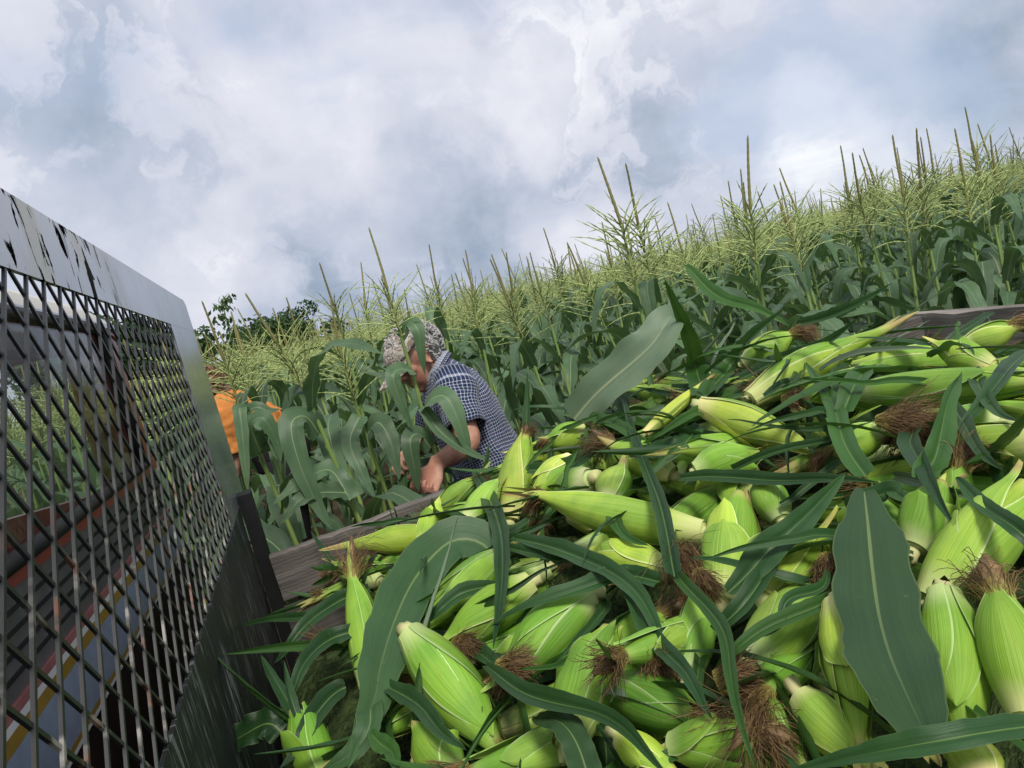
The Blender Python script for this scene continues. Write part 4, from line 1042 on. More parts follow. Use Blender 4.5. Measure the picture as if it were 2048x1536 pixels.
K = 2.50
man = dict(foot=np.array([.86, 2.48, 0.0]), lat=(0.10, -1, 0.02), toe=(-.98, -.1),
    spine=[P(874, 735, K), P(893, 762, K), P(914, 800, K), P(944, 862, K), P(972, 918, K), P(990, 968, K)],
    torso=[(.075, .062), (.165, .105), (.205, .128), (.195, .132), (.185, .132), (.190, .135)],
    head=P(834, 713, 2.49), fw=(-.90, -.12, -.42), up=(-.40, 0, .92),
    armL=[P(908, 768, 2.34), P(927, 850, 2.27), P(936, 884, 2.25), P(905, 908, 2.22), P(873, 927, 2.20)],
    armR=[P(885, 782, 2.68), P(866, 850, 2.70), P(858, 880, 2.70), P(843, 892, 2.64), P(828, 896, 2.58)],
    handL=(P(861, 965, 2.19) - P(873, 927, 2.20), (-.5, -.45, 0), (55, 60, 45), 1), handR=(P(800, 915, 2.52) - P(828, 896, 2.58), (.2, -.3, -.8), (35, 50, 35), -1),
    legL=[P(990, 968, 2.40) + np.array([.02, 0, -.06]), np.array([.78, 2.34, .50]), np.array([.84, 2.36, .09])],
    legR=[P(990, 968, 2.60) + np.array([.02, 0, -.06]), np.array([.76, 2.62, .50]), np.array([.86, 2.62, .09])])
person('grey haired man in camouflage cap and blue checked shirt stooping among the corn', 'people picking corn', man, SKIN, PLAID, JEANS, GREYHAIR, CAMO, sleeve=.86, voxel=.0055)
K = 3.95
wkr = dict(foot=np.array([-.16, 3.9, 0.0]), lat=(0.15, -1, 0.0), toe=(-.95, -.2), wr=2.0,
    spine=[P(438, 800, K), P(455, 808, K), P(482, 822, K), P(520, 842, K), P(548, 866, K), P(562, 900, K)],
    torso=[(.07, .06), (.16, .095), (.20, .115), (.185, .115), (.175, .115), (.18, .12)],
    head=P(424, 782, K - .02), fw=(-.62, -.12, -.78), up=(-.75, 0, .62),
    armL=[P(450, 812, 3.76), P(455, 852, 3.72), P(462, 876, 3.71), P(468, 900, 3.70), P(473, 918, 3.70)],
    armR=[P(446, 815, 4.12), P(440, 850, 4.14), P(440, 875, 4.13), P(446, 900, 4.08), P(452, 915, 4.05)],
    handL=((-.2, -.1, -1), (-1, 0, 0), (25, 30, 20), 1), handR=((-.3, -.1, -1), (-1, 0, 0), (25, 30, 20), -1),
    legL=[P(560, 900, 3.83) + np.array([0, 0, -.05]), np.array([-.20, 3.76, .48]), np.array([-.12, 3.78, .09])],
    legR=[P(560, 900, 4.05) + np.array([0, 0, -.05]), np.array([-.22, 4.0, .48]), np.array([-.14, 4.02, .09])])
person('person in orange long sleeved shirt bending down behind tassels beside the mesh guard', 'people picking corn', wkr, SKIN2, ORANGE, DARKCLOTH, BROWNHAIR, None, sleeve=1.86, voxel=.009)
# ------------------------------------------------------------------ ears in the heap
# (base px, tip px, half width px, lift towards the viewer in m at base / tip, options, label)
EARS = [
 (820, 1268, 1000, 1490, 60, .035, .03, dict(silk=1, flags=0, tint=(.86, .95, .85, 1)), 'plump ear with pale pointed top and darker veined flank, low in front'),
 (1408, 1066, 1092, 1020, 42, .05, .05, dict(silk=0, flags=0, tint=(1.1, 1.06, 1, 1)), 'bright ear lying level across the heap with brown silk at its left end'),
 (1020, 1040, 1042, 868, 35, .05, .07, dict(silk=2, flags=2), 'ear standing upright at the edge of the heap, cut stub down, beside the man'),
 (1444, 1205, 1480, 985, 56, .05, .05, dict(flags=0, tips=1.12, tint=(1.15, 1.08, 1.0, 1)), 'big pale green ear standing almost upright in the middle of the heap, blunt top'),
 (1402, 812, 1640, 892, 40, .05, .05, dict(flags=0, neck=.55, tint=(1.25, 1.05, 1.1, 1)), 'ear with dry straw yellow husk narrowing to a long tail'),
 (1500, 800, 1762, 632, 42, .04, .05, dict(flags=1, neck=.75, tint=(1.12, 1.05, .95, 1)), 'long ear whose yellow necked tip points up towards the tailgate'),
 (1962, 712, 1700, 728, 36, .04, .03, dict(flags=1), 'ear with round cut stub at its right end, just below the tailgate board'),
 (1722, 782, 2060, 775, 40, .04, .05, dict(flags=0), 'long smooth ear lying level at the right side below the stub ended one'),
 (2090, 880, 1850, 905, 44, .04, .02, dict(flags=1), 'ear lying level at the right edge above the brown silk neck'),
 (1392, 945, 1512, 893, 38, .03, .02, dict(flags=0, tint=(.82, .92, .8, 1)), 'short oval green ear lying in the centre above the blunt topped one'),
 (1140, 918, 1064, 980, 30, .03, .04, dict(flags=0, neck=.3, tint=(1.2, 1.1, 1.1, 1)), 'small ear with whitish twisted tip between the upright ear and the foreshortened one'),
 (1184, 958, 1112, 1000, 42, .06, -.06, dict(flags=0, raw=True), 'foreshortened ear showing its ringed cut stub towards the viewer'),
 (1216, 1002, 1240, 930, 36, .03, .02, dict(flags=0, tint=(.9, .98, 1, 1)), 'ear peeping out behind the ringed cut stub'),
 (1138, 1492, 1192, 1245, 60, .05, .05, dict(flags=1, tips=1.12, crumple=.6, tint=(.98, 1, .85, 1)), 'thick ear standing upright in the front row with crumpled top'),
 (1010, 1112, 838, 1238, 44, .03, .03, dict(silk=2, flags=0), 'ear slanting down to the left under a dark narrow leaf'),
 (1062, 1165, 892, 1282, 45, .01, .01, dict(flags=0, tint=(.95, .95, .8, 1)), 'streaked ear slanting beneath the narrow leaved one'),
 (1182, 1192, 1005, 1325, 54, .02, .03, dict(flags=0, silk=2), 'green ear slanting behind the thick upright front ear'),
 (1345, 1146, 1172, 1094, 42, .03, .03, dict(flags=0, crumple=1.0), 'ear with loose crumpled husk just below the long level ear'),
 (868, 1068, 692, 1106, 30, .06, .07, dict(flags=0, neck=.6, tint=(1.1, 1, .8, 1)), 'ear poking out over the side board with yellow dried tip'),
 (848, 1095, 874, 1004, 26, .06, .08, dict(flags=1, tint=(1.15, 1.1, .9, 1)), 'bright narrow ear pointing up at the side board'),
 (870, 1035, 952, 946, 26, .05, .06, dict(silk=2, flags=1), 'slim ear leaning on the side board with reddish silk towards the man'),
 (930, 1050, 1000, 965, 28, .03, .05, dict(flags=0), 'ear leaning behind the slim one on the side board'),
 (738, 1378, 728, 1150, 32, .03, .05, dict(silk=3, flags=0, tint=(.82, .92, .8, 1)), 'narrow ear under the broad arching leaf with long hanging silk'),
 (930, 1108, 872, 1190, 32, .01, .01, dict(flags=0), 'ear mostly covered by the broad arching leaf'),
 (1536, 1196, 1646, 1062, 50, .02, .04, dict(flags=0, crumple=1.6, tint=(.9, .85, .5, 1)), 'yellow green ear with wrinkled leathery husk in the middle right'),
 (1500, 1322, 1660, 1170, 56, .02, .02, dict(flags=1), 'fat green ear below the wrinkled yellow one'),
 (1672, 1205, 1730, 1488, 46, .05, .06, dict(flags=0, neck=.35, tint=(1.2, 1.1, 1, 1)), 'pale ear hanging tip down beside the broad grey leaf'),
 (1826, 1098, 1890, 975, 50, .03, .05, dict(flags=0, tint=(.95, 1, .95, 1)), 'ear pointing up with a tall dark leaf blade rising from it'),
 (1880, 1018, 1935, 935, 30, .02, .06, dict(silk=0, flags=0), 'short neck of ear ending in bristly red brown silk'),
 (1862, 1210, 2050, 985, 66, .05, .04, dict(flags=0, tips=1.1, tint=(1.0, .98, .9, 1)), 'largest ear, slanting at the right with a pale streak along it'),
 (1890, 1185, 1946, 1490, 62, .03, .03, dict(flags=0, tint=(.82, .92, .8, 1)), 'ear with wide open husk leaves hanging beside the broad grey leaf'),
 (2060, 1440, 2010, 1185, 56, .05, .04, dict(silk=4, flags=0, tips=1.1, tint=(1.15, 1.1, .95, 1)), 'pale ear at the right edge with a knot of silk at its top'),
 (1605, 1395, 1730, 1540, 52, .01, .02, dict(flags=0), 'ear sloping out of the picture beneath the big tuft of silk'),
 (1490, 1400, 1600, 1520, 52, .0, .01, dict(flags=0, tint=(.82, .92, .8, 1)), 'ear beside the sloping one beneath the big tuft of silk'),
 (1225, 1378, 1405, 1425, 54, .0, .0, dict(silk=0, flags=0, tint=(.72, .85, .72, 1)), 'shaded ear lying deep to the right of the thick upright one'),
 (1345, 1492, 1520, 1490, 46, .02, .03, dict(silk=2, flags=0), 'ear lying level at the bottom with silk at its right end'),
 (1240, 1475, 1345, 1545, 34, .03, .02, dict(flags=0, tint=(1.25, 1.15, .9, 1)), 'small bright yellow green ear end at the bottom edge'),
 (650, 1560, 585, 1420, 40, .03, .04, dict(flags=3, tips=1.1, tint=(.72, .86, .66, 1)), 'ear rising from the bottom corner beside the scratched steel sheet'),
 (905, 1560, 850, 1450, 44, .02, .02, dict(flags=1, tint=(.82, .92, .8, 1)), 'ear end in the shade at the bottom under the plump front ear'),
 (1376, 1350, 1408, 1195, 38, .0, .01, dict(flags=0, tint=(.9, .98, 1, 1)), 'ear behind crossing narrow leaves in the middle of the heap'),
 (1930, 690, 2032, 662, 30, .04, .04, dict(silk=4, flags=1), 'ear with bushy silk lying against the tailgate board'),
 (1490, 728, 1585, 668, 32, .04, .05, dict(silk=1, flags=1), 'ear on the crest of the heap with rusty silk against the field'),
 (1345, 950, 1232, 888, 34, .02, .04, dict(silk=3, flags=0), 'ear whose long brown silk hangs down the middle of the heap'),
 (1175, 862, 1100, 884, 30, .04, .05, dict(silk=2, flags=1, tint=(1.1, 1.05, 1, 1)), 'ear with yellowish cut end on the crest beside the large pale leaf'),
 (1562, 1040, 1515, 958, 36, .01, .01, dict(flags=0), 'ear tucked just behind the blunt topped pale one'),
 (1760, 862, 1660, 905, 36, .0, .0, dict(silk=0, flags=1, tint=(.82, .92, .8, 1)), 'ear sunk between the straw tailed one and the right hand ears'),
 (2010, 848, 1880, 842, 34, .01, .02, dict(silk=3, flags=1), 'ear behind a strip of reddish silk at the right'),
 (1970, 1560, 1930, 1470, 44, .03, .03, dict(flags=0, tint=(1.1, 1, .9, 1)), 'ear end cut by the bottom edge under the hanging open husk'),
 (1790, 1110, 1770, 1000, 40, .0, .0, dict(flags=0, tint=(.9, .98, 1, 1)), 'ear covered by the base of the broad grey leaf'),
 (1800, 1400, 1850, 1500, 40, .0, .0, dict(flags=0, tint=(1.1, 1.05, 1, 1)), 'ear end behind the tip of the broad grey leaf'),
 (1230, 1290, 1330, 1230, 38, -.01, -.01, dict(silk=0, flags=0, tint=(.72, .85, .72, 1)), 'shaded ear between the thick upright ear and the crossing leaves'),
 (1985, 735, 1870, 690, 30, .02, .03, dict(flags=1), 'ear lying behind the stub ended one near the tailgate'),
 (1290, 868, 1402, 772, 15, .05, .06, dict(flags=0, layers=3, tint=(1.2, 1.1, .95, 1)), 'thin pale ear shoot slanting over the crest of the heap'),
]
last_r = 1.2
def heap_pt(x, y, lift, hint=None):
    r = heap_r(x, y)
    if r is None: r = hint if hint else 1.6
    return P(x, y, r - lift), r
for i, (bx_, by_, tx_, ty_, hw, la, lb, op, lab) in enumerate(EARS):
    mr = heap_r((bx_ + tx_) / 2, (by_ + ty_) / 2, None) or heap_r(bx_, by_, None) or 1.45
    b_, r1 = heap_pt(bx_, by_, la, mr); t_, r2 = heap_pt(tx_, ty_, lb, min(mr, 1.75))
    # an ear is stiff and about a span and a half long: keep its ends at one depth where the heap falls away steeply
    raw = op.pop('raw', False); mid = .5 * (r1 + r2)
    for k in ((1, .8, .6, .45, .3, .2) if not raw else (1,)):
        b_ = P(bx_, by_, mid + (r1 - mid) * k - la); t_ = P(tx_, ty_, mid + (r2 - mid) * k - lb); ax_d = unit(t_ - b_)
        if abs(ax_d @ unit(.5 * (b_ + t_) - CC)) < .52: break
    Rr = hw / FPX * .5 * ((b_ - CC) @ CF + (t_ - CC) @ CF) * .93
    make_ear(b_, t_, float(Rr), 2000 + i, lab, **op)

# filler ears in the depth of the heap and behind the crest
protos = []
for i in range(8):
    protos.append((rnd.uniform(.22, .27), i))
PROTO = {}
slots = []
for a in range(22):
    for b in range(18):
        x = -.10 + a * .105 + rnd.uniform(-.04, .04); y = .22 + b * .092 + rnd.uniform(-.04, .04)
        if x < .02 or x > 2.05 or y > 1.66: continue
        d = np.array([x, y, heap_z(x, y)]) - CC; dpt = d @ CF
        if dpt < .25: continue
        px = 1024 + FPX * (d @ CR) / dpt; py = 768 - FPX * (d @ CU) / dpt
        if -150 < px < 2200 and py < 1720: slots.append((x, y, px, py))
rnd.shuffle(slots)
def pose(x, y, z, az, tilt, roll):
    return Matrix.Translation((x, y, z)) @ Matrix.Rotation(az, 4, 'Z') @ Matrix.Rotation(-tilt, 4, 'Y') @ Matrix.Rotation(roll, 4, 'X')
nfill = 0
def safe_az(x, y):
    for _ in range(60):
        a = rnd.uniform(0, 6.28); ex, ey = x + .30 * math.cos(a), y + .30 * math.sin(a)
        if ex > -.12 and ey < 1.74 and ex < 2.2: return a
    return -1.2
EZ = [(620, 1e9, 'near the scratched steel sheet'), (860, 1200, 'close to the side board'), (860, 1e9, 'under the broad arching leaf'), (1080, 1060, 'beside the slim ears at the side board'), (1080, 1300, 'under the streaked ear'), (1080, 1e9, 'beneath the plump front ear'),
      (1300, 960, 'around the ringed cut stub'), (1300, 1180, 'under the long level ear'), (1300, 1e9, 'round the thick upright ear'), (1520, 900, 'beside the straw husked ear'), (1520, 1180, 'round the blunt topped ear'), (1520, 1e9, 'under the crossing narrow leaves'),
      (1760, 760, 'near the yellow necked ear'), (1760, 1020, 'round the straw tailed ear'), (1760, 1300, 'round the wrinkled yellow ear'), (1760, 1e9, 'by the biggest tuft of silk'), (1880, 900, 'left of the ear with the round stub'), (1960, 900, 'under the ear with the round stub'), (9999, 720, 'below the tailgate board'), (9999, 900, 'round the smooth level ear'), (9999, 1200, 'by the largest ear'), (9999, 1e9, 'round the broad grey leaf')]
def hzone(x, y, z):
    d = np.array([x, y, z]) - CC; dp = d @ CF; px = 1024 + FPX * (d @ CR) / dp; py = 768 - FPX * (d @ CU) / dp
    return next(n for a, b, n in EZ if px < a and py < b)
for x, y, px, py in slots[:150]:
    sink = rnd.uniform(.05, .08); az = safe_az(x, y); z = heap_z(x, y) - sink
    M = pose(x, y, z, az, rnd.uniform(-.25, .25), rnd.uniform(0, 6.28)); k = rnd.randrange(8); lab = f'green ear deep {hzone(x, y, z)}, ' + ('with silk at its tip' if k % 2 else 'without silk')
    if k not in PROTO:
        o = make_ear((0, 0, 0), (protos[k][0], 0, 0), rnd.uniform(.022, .027), 3000 + k, lab, silk=k if k % 2 else None, flags=2, group='ears buried in the heap', tint=TINTS[k % 6])
        o.matrix_world = M; PROTO[k] = o
    else: copy_thing(PROTO[k], M)['label'] = lab
    nfill += 1

# ------------------------------------------------------------------ loose leaves on the heap
def heap_leaf(pts, wpx, mt, label, seed, group=None, tw=(0, 0), **kw):
    q = []; hint = None
    for p_ in pts:
        if len(p_) == 4: r = p_[3]
        else: r = heap_r(p_[0], p_[1], hint or 1.3) - p_[2]
        hint = r; q.append(P(p_[0], p_[1], r))
    n = 30; c = catmull(q, n); wd = wpx / FPX * float((c[n // 2] - CC) @ CF); m = MB(); nr = []
    rj = np.random.RandomState(seed); tq = np.linspace(0, 1, n)[:, None]; c = c + .005 * rj.randn(1, 3) * np.sin(5 * tq + rj.rand() * 6) + .003 * rj.randn(1, 3) * np.sin(9 * tq + rj.rand() * 6); T = np.gradient(c, axis=0)
    for i in range(n):
        b0 = unit(unit(CC - c[i]) * .8 + np.array([0, 0, .45])); t = unit(T[i]); b0 = unit(b0 - t * (b0 @ t)); s_ = np.cross(t, b0); a = R_(tw[0] + (tw[1] - tw[0]) * i / (n - 1)); nr.append(b0 * math.cos(a) + s_ * math.sin(a))
    o0 = c[0].copy(); args = dict(fold=.35, ruffle=.05 if wpx < 46 else .10, freq=3 + seed % 4, base=.55, pw=2.4, nx=9); args.update(kw); args['fold'] *= 1.7 if wpx < 60 else 1.2; blade(m, c - o0, wd, nr, seed=seed, **args)
    o = m.build('corn_leaf', mt); o.location = o0; tag(o, label, 'corn leaf', group); return o
HL, FL, PL, GL = HEAP_LEAF, FLAG_LEAF, PALE_LEAF, GREY_LEAF
LEAVES = [
 ([(1010, 1125, -.02), (960, 1085, .06), (900, 1088, .11), (835, 1150, .12), (790, 1230, .12), (755, 1330, .11), (742, 1400, .09), (690, 1545, .06)], 118, GL, 'broad dark leaf arching from the side board down to the bottom left', dict(base=.75, fold=.25, pw=3.2, ruffle=.05, tw=(10, -20))),
 ([(1722, 985, .08), (1745, 1090, .10), (1772, 1230, .11), (1805, 1370, .11), (1838, 1490, .10)], 158, GL, 'broadest flat grey green leaf lying over the ears at the right', dict(base=.22, fold=.16, pw=5, ruffle=.10, tipw=.35, tw=(0, 0), curl=.05)),
 ([(1445, 1192, .09), (1520, 1120, .11), (1600, 1045, .12), (1692, 945, .11)], 72, HL, 'stiff folded leaf crossing the blunt topped ear from lower left to upper right', dict(base=.35, fold=.6, tw=(0, 25))),
 ([(1440, 1250, .07), (1500, 1190, .09), (1570, 1080, .08), (1600, 1040, .07)], 44, HL, 'dark leaf tucked under the stiff folded one', dict(fold=.5)),
 ([(948, 942, .08), (985, 1030, .10), (1003, 1120, .10), (1008, 1210, .08), (996, 1300, .05)], 46, HL, 'dark narrow leaf hanging straight down beside the upright ear', dict(fold=.5, base=.3)),
 ([(1318, 1160, .08), (1230, 1150, .10), (1110, 1195, .10), (985, 1258, .07)], 48, HL, 'leaf with drooping tip reaching left from the crumpled ear', dict(fold=.5, base=.7, tw=(0, 25))),
 ([(1008, 1074, .07), (1120, 1098, .10), (1230, 1150, .10), (1300, 1230, .09), (1350, 1340, .06)], 52, HL, 'long leaf curving from the upright ear down to the crossing leaves', dict(fold=.45, base=.35)),
 ([(1005, 1088, .06), (1080, 1112, .08), (1180, 1128, .08), (1262, 1135, .06)], 30, HL, 'narrow leaf lying just under the long curving one', dict(fold=.5, base=.4)),
 ([(975, 1336, .06), (1090, 1392, .10), (1210, 1455, .11), (1345, 1545, .10)], 54, HL, 'straight dark leaf with pale rib running to the bottom edge', dict(fold=.5, base=.35)),
 ([(1352, 1130, .08), (1420, 1225, .10), (1470, 1370, .10), (1512, 1550, .09)], 40, FL, 'narrow green leaf running down past the big tuft of silk', dict(fold=.5, base=.8)),
 ([(1258, 1185, .07), (1310, 1280, .09), (1370, 1370, .09), (1448, 1440, .07)], 48, HL, 'dark leaf sloping down right in front of the shaded ear', dict(fold=.4, base=.5)),
 ([(2060, 1455, .07), (1930, 1470, .10), (1760, 1500, .10), (1570, 1545, .08)], 60, HL, 'long flat leaf lying along the bottom right edge', dict(fold=.4, base=.7)),
 ([(1866, 975, .08), (1862, 930, .10), (1876, 850, .13), (1925, 735, .16)], 54, FL, 'tall twisted dark leaf blade rising from an ear at the right', dict(fold=.4, base=.9, tw=(0, 60), ruffle=.12)),
 ([(1745, 962, .06), (1700, 890, .09), (1650, 800, .11), (1612, 722, .12)], 44, FL, 'straight green blade leaning left over the straw tailed ear', dict(fold=.35, base=.8)),
 ([(1680, 835, .07), (1710, 770, .10), (1745, 715, .12), (1800, 668, .14)], 44, FL, 'bright blade pointing up right toward the tailgate', dict(fold=.35, base=.7)),
 ([(1422, 800, .06), (1385, 735, .10), (1362, 660, .12), (1340, 562, .14)], 50, FL, 'tall pointed blade rising left from the straw husked ear', dict(fold=.4, base=.9)),
 ([(1415, 795, .06), (1460, 730, .09), (1510, 672, .10), (1562, 615, .11)], 42, FL, 'tall pointed blade rising right from the straw husked ear', dict(fold=.4, base=.9)),
 ([(1150, 842, 0, 1.62), (1215, 770, 0, 1.56), (1290, 690, 0, 1.55), (1340, 632, 0, 1.58), (1372, 660, 0, 1.62)], 98, PL, 'large pale leaf standing up on the crest of the heap against the field', dict(base=.75, fold=.18, ruffle=.14, pw=4, freq=3)),
 ([(1372, 535, 0, 1.75), (1430, 580, 0, 1.68), (1500, 615, 0, 1.62), (1575, 655, 0, 1.58)], 34, FL, 'long blade slanting across the field behind the crest', dict(fold=.4, base=.3)),
 ([(1600, 650, 0, 1.42), (1660, 630, 0, 1.38), (1720, 605, 0, 1.36), (1780, 570, 0, 1.36)], 30, HL, 'thin dark blade lying along the yellow necked ear', dict(fold=.6, base=.6)),
 ([(1352, 1150, .10), (1325, 1050, .13), (1290, 930, .14), (1240, 770, .16)], 30, HL, 'stiff stem like leaf leaning up across the middle of the heap', dict(fold=.6, base=.9)),
 ([(1370, 955, .07), (1480, 958, .09), (1620, 960, .09), (1770, 965, .07)], 38, HL, 'level dark leaf above the blunt topped ear', dict(fold=.4)),
 ([(1470, 935, .07), (1560, 905, .09), (1650, 880, .09), (1760, 840, .07)], 22, HL, 'thin stem like leaf slanting up right beneath the straw tail', dict(fold=.7, base=.9)),
 ([(1945, 735, .06), (1965, 775, .09), (1990, 820, .10), (2040, 850, .09)], 36, GL, 'grey blade leaning at the right over the smooth level ear', dict(fold=.4, base=.5)),
 ([(1905, 805, .06), (1930, 850, .09), (1960, 900, .10), (2000, 935, .08)], 40, GL, 'grey blade leaning on the ear at the right edge', dict(fold=.4, base=.5)),
 ([(2070, 1090, .08), (2010, 1040, .11), (1960, 1005, .11), (1915, 960, .09)], 42, HL, 'dark leaf crossing the largest ear from the right edge', dict(fold=.5, base=.7)),
 ([(1212, 1010, .07), (1235, 1045, .09), (1265, 1078, .09), (1290, 1092, .07)], 34, FL, 'short bright blade lying on the long level ear', dict(fold=.4, base=.6)),
 ([(755, 1358, .06), (830, 1410, .09), (880, 1465, .10), (935, 1500, .08)], 48, HL, 'dark leaf running beside the plump front ear', dict(fold=.4, base=.4)),
 ([(990, 1172, .07), (930, 1185, .09), (880, 1222, .09), (836, 1250, .07)], 40, HL, 'dark narrow leaf lying on the ear that slants left', dict(fold=.45, base=.4)),
 ([(1162, 1322, .07), (1110, 1328, .08), (1060, 1340, .07)], 16, FL, 'tiny blade end beside the thick upright ear', dict(fold=.6)),
 ([(1170, 1550, .06), (1140, 1480, .08), (1110, 1440, .08), (1075, 1430, .06)], 66, GL, 'dull broad leaf at the bottom between the two front ears', dict(fold=.2, base=.9)),
 ([(575, 1462, .06), (520, 1450, .09), (460, 1478, .09), (398, 1492, .06)], 70, HL, 'dark curled leaf at the bottom left against the scratched steel', dict(fold=.3, ruffle=.3, base=.8)),
 ([(700, 1190, .04), (640, 1225, .08), (560, 1236, .10), (470, 1262, .10)], 26, HL, 'thin dark leaf sticking out to the scratched steel sheet', dict(fold=.6, base=.8)),
 ([(720, 1250, .05), (660, 1270, .09), (610, 1340, .09), (575, 1420, .06)], 46, HL, 'dark leaf drooping left of the long hanging silk', dict(fold=.4, base=.6)),
 ([(740, 1180, .05), (680, 1200, .09), (600, 1270, .09), (540, 1322, .07)], 40, HL, 'shaded leaf reaching down left beneath the side board', dict(fold=.4, base=.6)),
 ([(690, 1150, .05), (650, 1140, .08), (620, 1135, .08)], 34, FL, 'small bright blade lying against the lower board', dict(fold=.4)),
 ([(700, 1380, .04), (650, 1400, .07), (600, 1470, .07), (560, 1545, .05)], 52, HL, 'shaded leaf hanging in the bottom left corner of the heap', dict(fold=.35, base=.6)),
 ([(750, 1395, .05), (740, 1450, .08), (690, 1500, .08), (640, 1550, .05)], 60, GL, 'grey leaf folding down beneath the broad arching leaf', dict(fold=.3, base=.7)),
 ([(740, 1465, .07), (775, 1500, .09), (820, 1560, .09)], 46, FL, 'bright pointed leaf at the bottom beneath the broad arching one', dict(fold=.35, base=.4)),
 ([(1160, 875, .05), (1230, 900, .08), (1300, 905, .08), (1380, 880, .06)], 34, FL, 'bright leaf lying along the crest right of the upright ear', dict(fold=.4)),
 ([(1130, 820, .07), (1200, 850, .10), (1270, 880, .10), (1330, 890, .08)], 36, FL, 'green leaf running from the yellowish silk along the crest', dict(fold=.4, base=.4)),
 ([(1060, 945, .06), (1120, 930, .08), (1180, 900, .09), (1215, 870, .08)], 40, HL, 'dark leaf pointing up right behind the whitish twisted tip', dict(fold=.4)),
 ([(1400, 850, .06), (1350, 890, .09), (1290, 905, .09), (1240, 912, .07)], 48, HL, 'dark leaf spreading left of the straw husked ear', dict(fold=.3)),
 ([(1650, 1180, .08), (1590, 1230, .10), (1520, 1275, .10), (1440, 1330, .08)], 40, FL, 'long leaf lying across the fat green ear', dict(fold=.5, base=.4)),
 ([(1645, 1135, .08), (1600, 1190, .10), (1560, 1240, .10), (1500, 1290, .08)], 30, HL, 'thin dark leaf crossing the wrinkled yellow ear', dict(fold=.6, base=.4)),
 ([(1200, 740, 0, 1.72), (1240, 790, 0, 1.62), (1252, 850, 0, 1.52), (1262, 900, 0, 1.42)], 34, FL, 'upright bright blade on the crest before the large pale leaf', dict(fold=.4, base=.3)),
 ([(850, 1000, .05), (890, 1040, .08), (940, 1050, .09), (985, 1035, .07)], 40, HL, 'dark leaf lying on the slim ears by the side board', dict(fold=.35)),
 ([(1475, 760, .06), (1560, 720, .08), (1640, 690, .08), (1720, 640, .07)], 34, HL, 'dark blade lying along the back of the crest', dict(fold=.5)),
 ([(1700, 1015, .05), (1740, 990, .08), (1800, 985, .08), (1850, 1010, .06)], 50, HL, 'folded leaf at the top of the broad grey one', dict(fold=.3)),
 ([(2060, 700, .06), (2000, 760, .09), (1940, 830, .09), (1900, 880, .07)], 40, HL, 'long dark blade crossing the ears below the tailgate', dict(fold=.5)),
 ([(1530, 800, .08), (1560, 765, .09), (1590, 745, .09), (1600, 715, .08)], 22, HL, 'short dark blade at the base of the long necked ear', dict(fold=.5)),
]
for i, (pts, wpx, mt, lab, kw) in enumerate(LEAVES): heap_leaf(pts, wpx, mt, lab, 4000 + i, **kw)
# leaves lying deeper in the heap share a few shapes
def loose_mesh(seed, mt):
    r = np.random.RandomState(seed); n = 18; t = np.linspace(0, 1, n); L = r.uniform(.28, .42); az = np.cumsum(r.randn(n)) * .07; el = R_(r.uniform(0, 22)) + R_(r.uniform(-60, -10)) * t
    d = np.c_[np.cos(el) * np.cos(az), np.cos(el) * np.sin(az), np.sin(el)]; c = np.vstack([[0, 0, 0], np.cumsum(d[:-1], 0) * L / n]); tw = R_(r.uniform(-70, 70)) * t + R_(r.uniform(-30, 30))
    m = MB(); blade(m, c, r.uniform(.018, .038), np.c_[np.zeros(n), np.sin(tw), np.cos(tw)], fold=r.uniform(.4, 1.0), ruffle=.1, seed=seed, nx=7, base=.6, pw=2.2); return m.mesh('corn_leaf', mt)
LOOSE = [loose_mesh(5000 + i, (HL, HL, FL, HL, GL, FL)[i % 6]) for i in range(12)]
rnd.shuffle(slots); k = 0
while k < 115:
    x, y, px, py = slots[k % len(slots)]; x += rnd.uniform(-.06, .06); y += rnd.uniform(-.06, .06)
    y = min(y, 1.72)
    z = heap_z(x, y) - rnd.uniform(.005, .06); me_ = rnd.choice(LOOSE)
    o = bpy.data.objects.new('corn_leaf', me_); link(o); o.matrix_world = pose(x, y, z, safe_az(x, y), rnd.uniform(-.25, .15), rnd.uniform(-.9, .9))
    tag(o, ('bright green' if me_.materials[0] is FL else 'dull dark' if me_.materials[0] is GL else 'dark green') + f' loose leaf lying deep {hzone(x, y, z)}', 'corn leaf', 'loose leaves lying among the ears'); k += 1
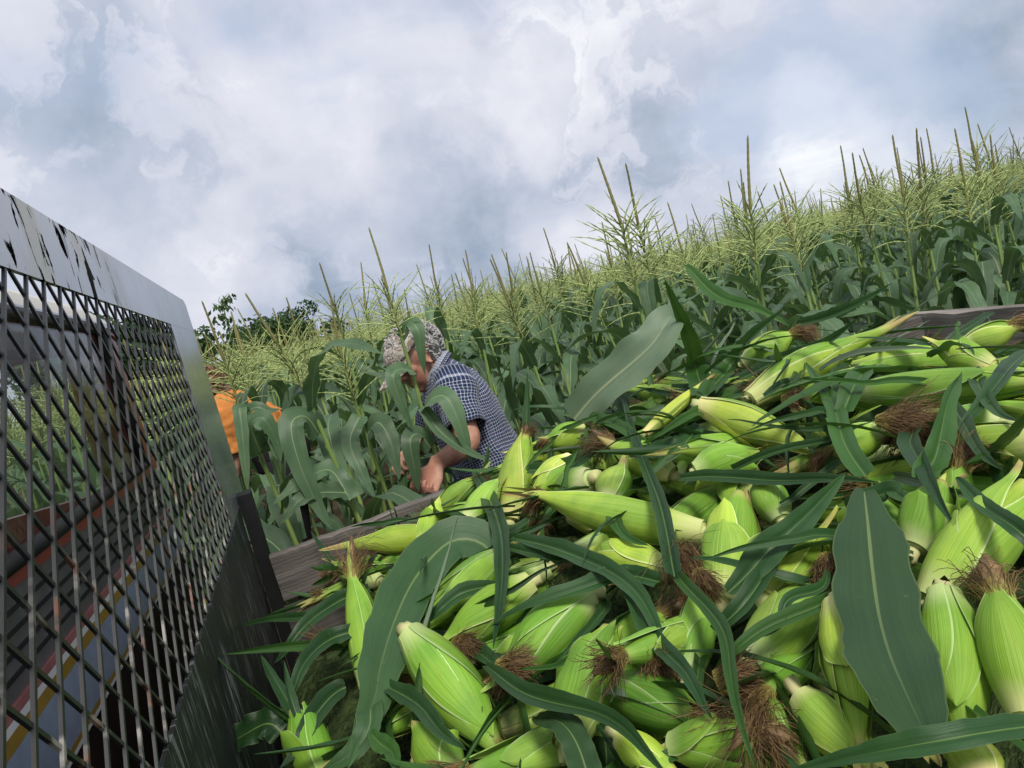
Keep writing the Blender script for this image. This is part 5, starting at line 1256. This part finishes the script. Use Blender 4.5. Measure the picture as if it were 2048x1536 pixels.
# narrow blades and torn husk strips strewn over the top
THIN = []
for i in range(14):
    r = np.random.RandomState(6000 + i); n = 14; t_ = np.linspace(0, 1, n); L = r.uniform(.15, .32); az = np.cumsum(r.randn(n)) * .10; el = R_(r.uniform(5, 30)) + R_(r.uniform(-70, -15)) * t_
    d = np.c_[np.cos(el) * np.cos(az), np.cos(el) * np.sin(az), np.sin(el)]; c = np.vstack([[0, 0, 0], np.cumsum(d[:-1], 0) * L / n]); tw = R_(r.uniform(-80, 80)) * t_
    m = MB(); blade(m, c, r.uniform(.010, .021), np.c_[np.zeros(n), np.sin(tw), np.cos(tw)], fold=r.uniform(.5, 1.2), ruffle=.08, seed=i, nx=5, base=.7, pw=1.8); THIN.append(m.mesh('corn_leaf', (FL, HL, FL, PL, HL, FL, HL)[i % 7]))
rnd.shuffle(slots); k = 0
while k < 130:
    x, y, px, py = slots[k % len(slots)]; x += rnd.uniform(-.07, .07); y = min(y + rnd.uniform(-.07, .07), 1.68); k += 1
    z = heap_z(x, y) + rnd.uniform(-.015, .03); me_ = rnd.choice(THIN)
    o = bpy.data.objects.new('corn_leaf', me_); link(o); o.matrix_world = pose(x, y, z, safe_az(x, y), rnd.uniform(-.1, .25), rnd.uniform(-1.2, 1.2))
    tag(o, {'flag_leaf': 'bright green', 'heap_leaf': 'dark green', 'pale_leaf': 'pale'}[me_.materials[0].name] + f' narrow blade strewn on top {hzone(x, y, z)}', 'corn leaf', 'narrow blades strewn over the heap')
# sheet under the ears, coloured dark to paint the shade in the gaps
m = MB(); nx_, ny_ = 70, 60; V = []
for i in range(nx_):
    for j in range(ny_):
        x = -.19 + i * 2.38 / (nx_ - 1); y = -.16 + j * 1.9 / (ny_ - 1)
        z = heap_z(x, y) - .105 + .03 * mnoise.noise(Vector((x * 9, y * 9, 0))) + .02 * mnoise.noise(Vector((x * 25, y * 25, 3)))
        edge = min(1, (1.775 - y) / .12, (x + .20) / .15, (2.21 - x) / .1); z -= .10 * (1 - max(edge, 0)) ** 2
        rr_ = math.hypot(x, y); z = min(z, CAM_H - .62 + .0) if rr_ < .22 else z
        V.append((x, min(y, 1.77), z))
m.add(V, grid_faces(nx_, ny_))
mt_, t, b = mat('gap_shade_sheet', .8, .2); c = t.new('ShaderNodeTexCoord').outputs['Object']; n_ = t.noise(c, 60, 4, .6, 1); t.inp(b.inputs['Base Color'], t.mix(t.mapr(n_, .35, .65), (.012, .024, .008), (.06, .09, .025))); bump(t, b, n_, 1, .01)
tag(m.build('gap_shade_sheet', mt_), 'sheet beneath the ears coloured dark for the shade in the gaps', 'shade sheet', kind='stuff')
# big loose tufts of silk
for i, (px, py, dx, dy, k_, lab) in enumerate(((1440, 1365, 105, -35, 4, 'biggest tuft of curly brown silk in front of the sloping ears'), (1345, 1092, 60, 90, 3, 'tuft of brown silk lying behind the blunt topped ear'), (1570, 800, 60, -10, 0, 'dark brown tuft of silk beside the straw tailed ear'), (1310, 1300, 20, 60, 0, 'reddish tuft of silk in the shade right of the thick upright ear'), (1000, 1335, 90, -15, 1, 'tuft of brown silk left of the thick upright ear'), (1655, 1120, 10, 60, 2, 'tuft of yellow and brown silk beside the wrinkled ear'), (1760, 842, 170, -10, 3, 'long reddish strip of silk below the smooth level ear'), (915, 1285, 50, 10, 2, 'small tuft of silk below the streaked ear'), (1400, 1150, 30, 50, 2, 'tuft of golden rooted silk on the foot of the blunt topped ear'))):
    a, _ = heap_pt(px, py, .06); b2, _ = heap_pt(px + dx, py + dy, .055); FR = frame_from(a, b2, i); o = meshobj('corn_silk', silk_mb(*SILK_DIM[k_], 7000 + i, 420, np.array(FR.to_3x3().inverted() @ Vector((0, 0, -.2)))).mesh('corn_silk', SILK)); o.matrix_world = FR
    s_ = float(np.linalg.norm(b2 - a)) / SILK_DIM[k_][0] * .8; o.scale = (s_, 1, 1); tag(o, lab, 'corn silk', 'tufts of loose silk')
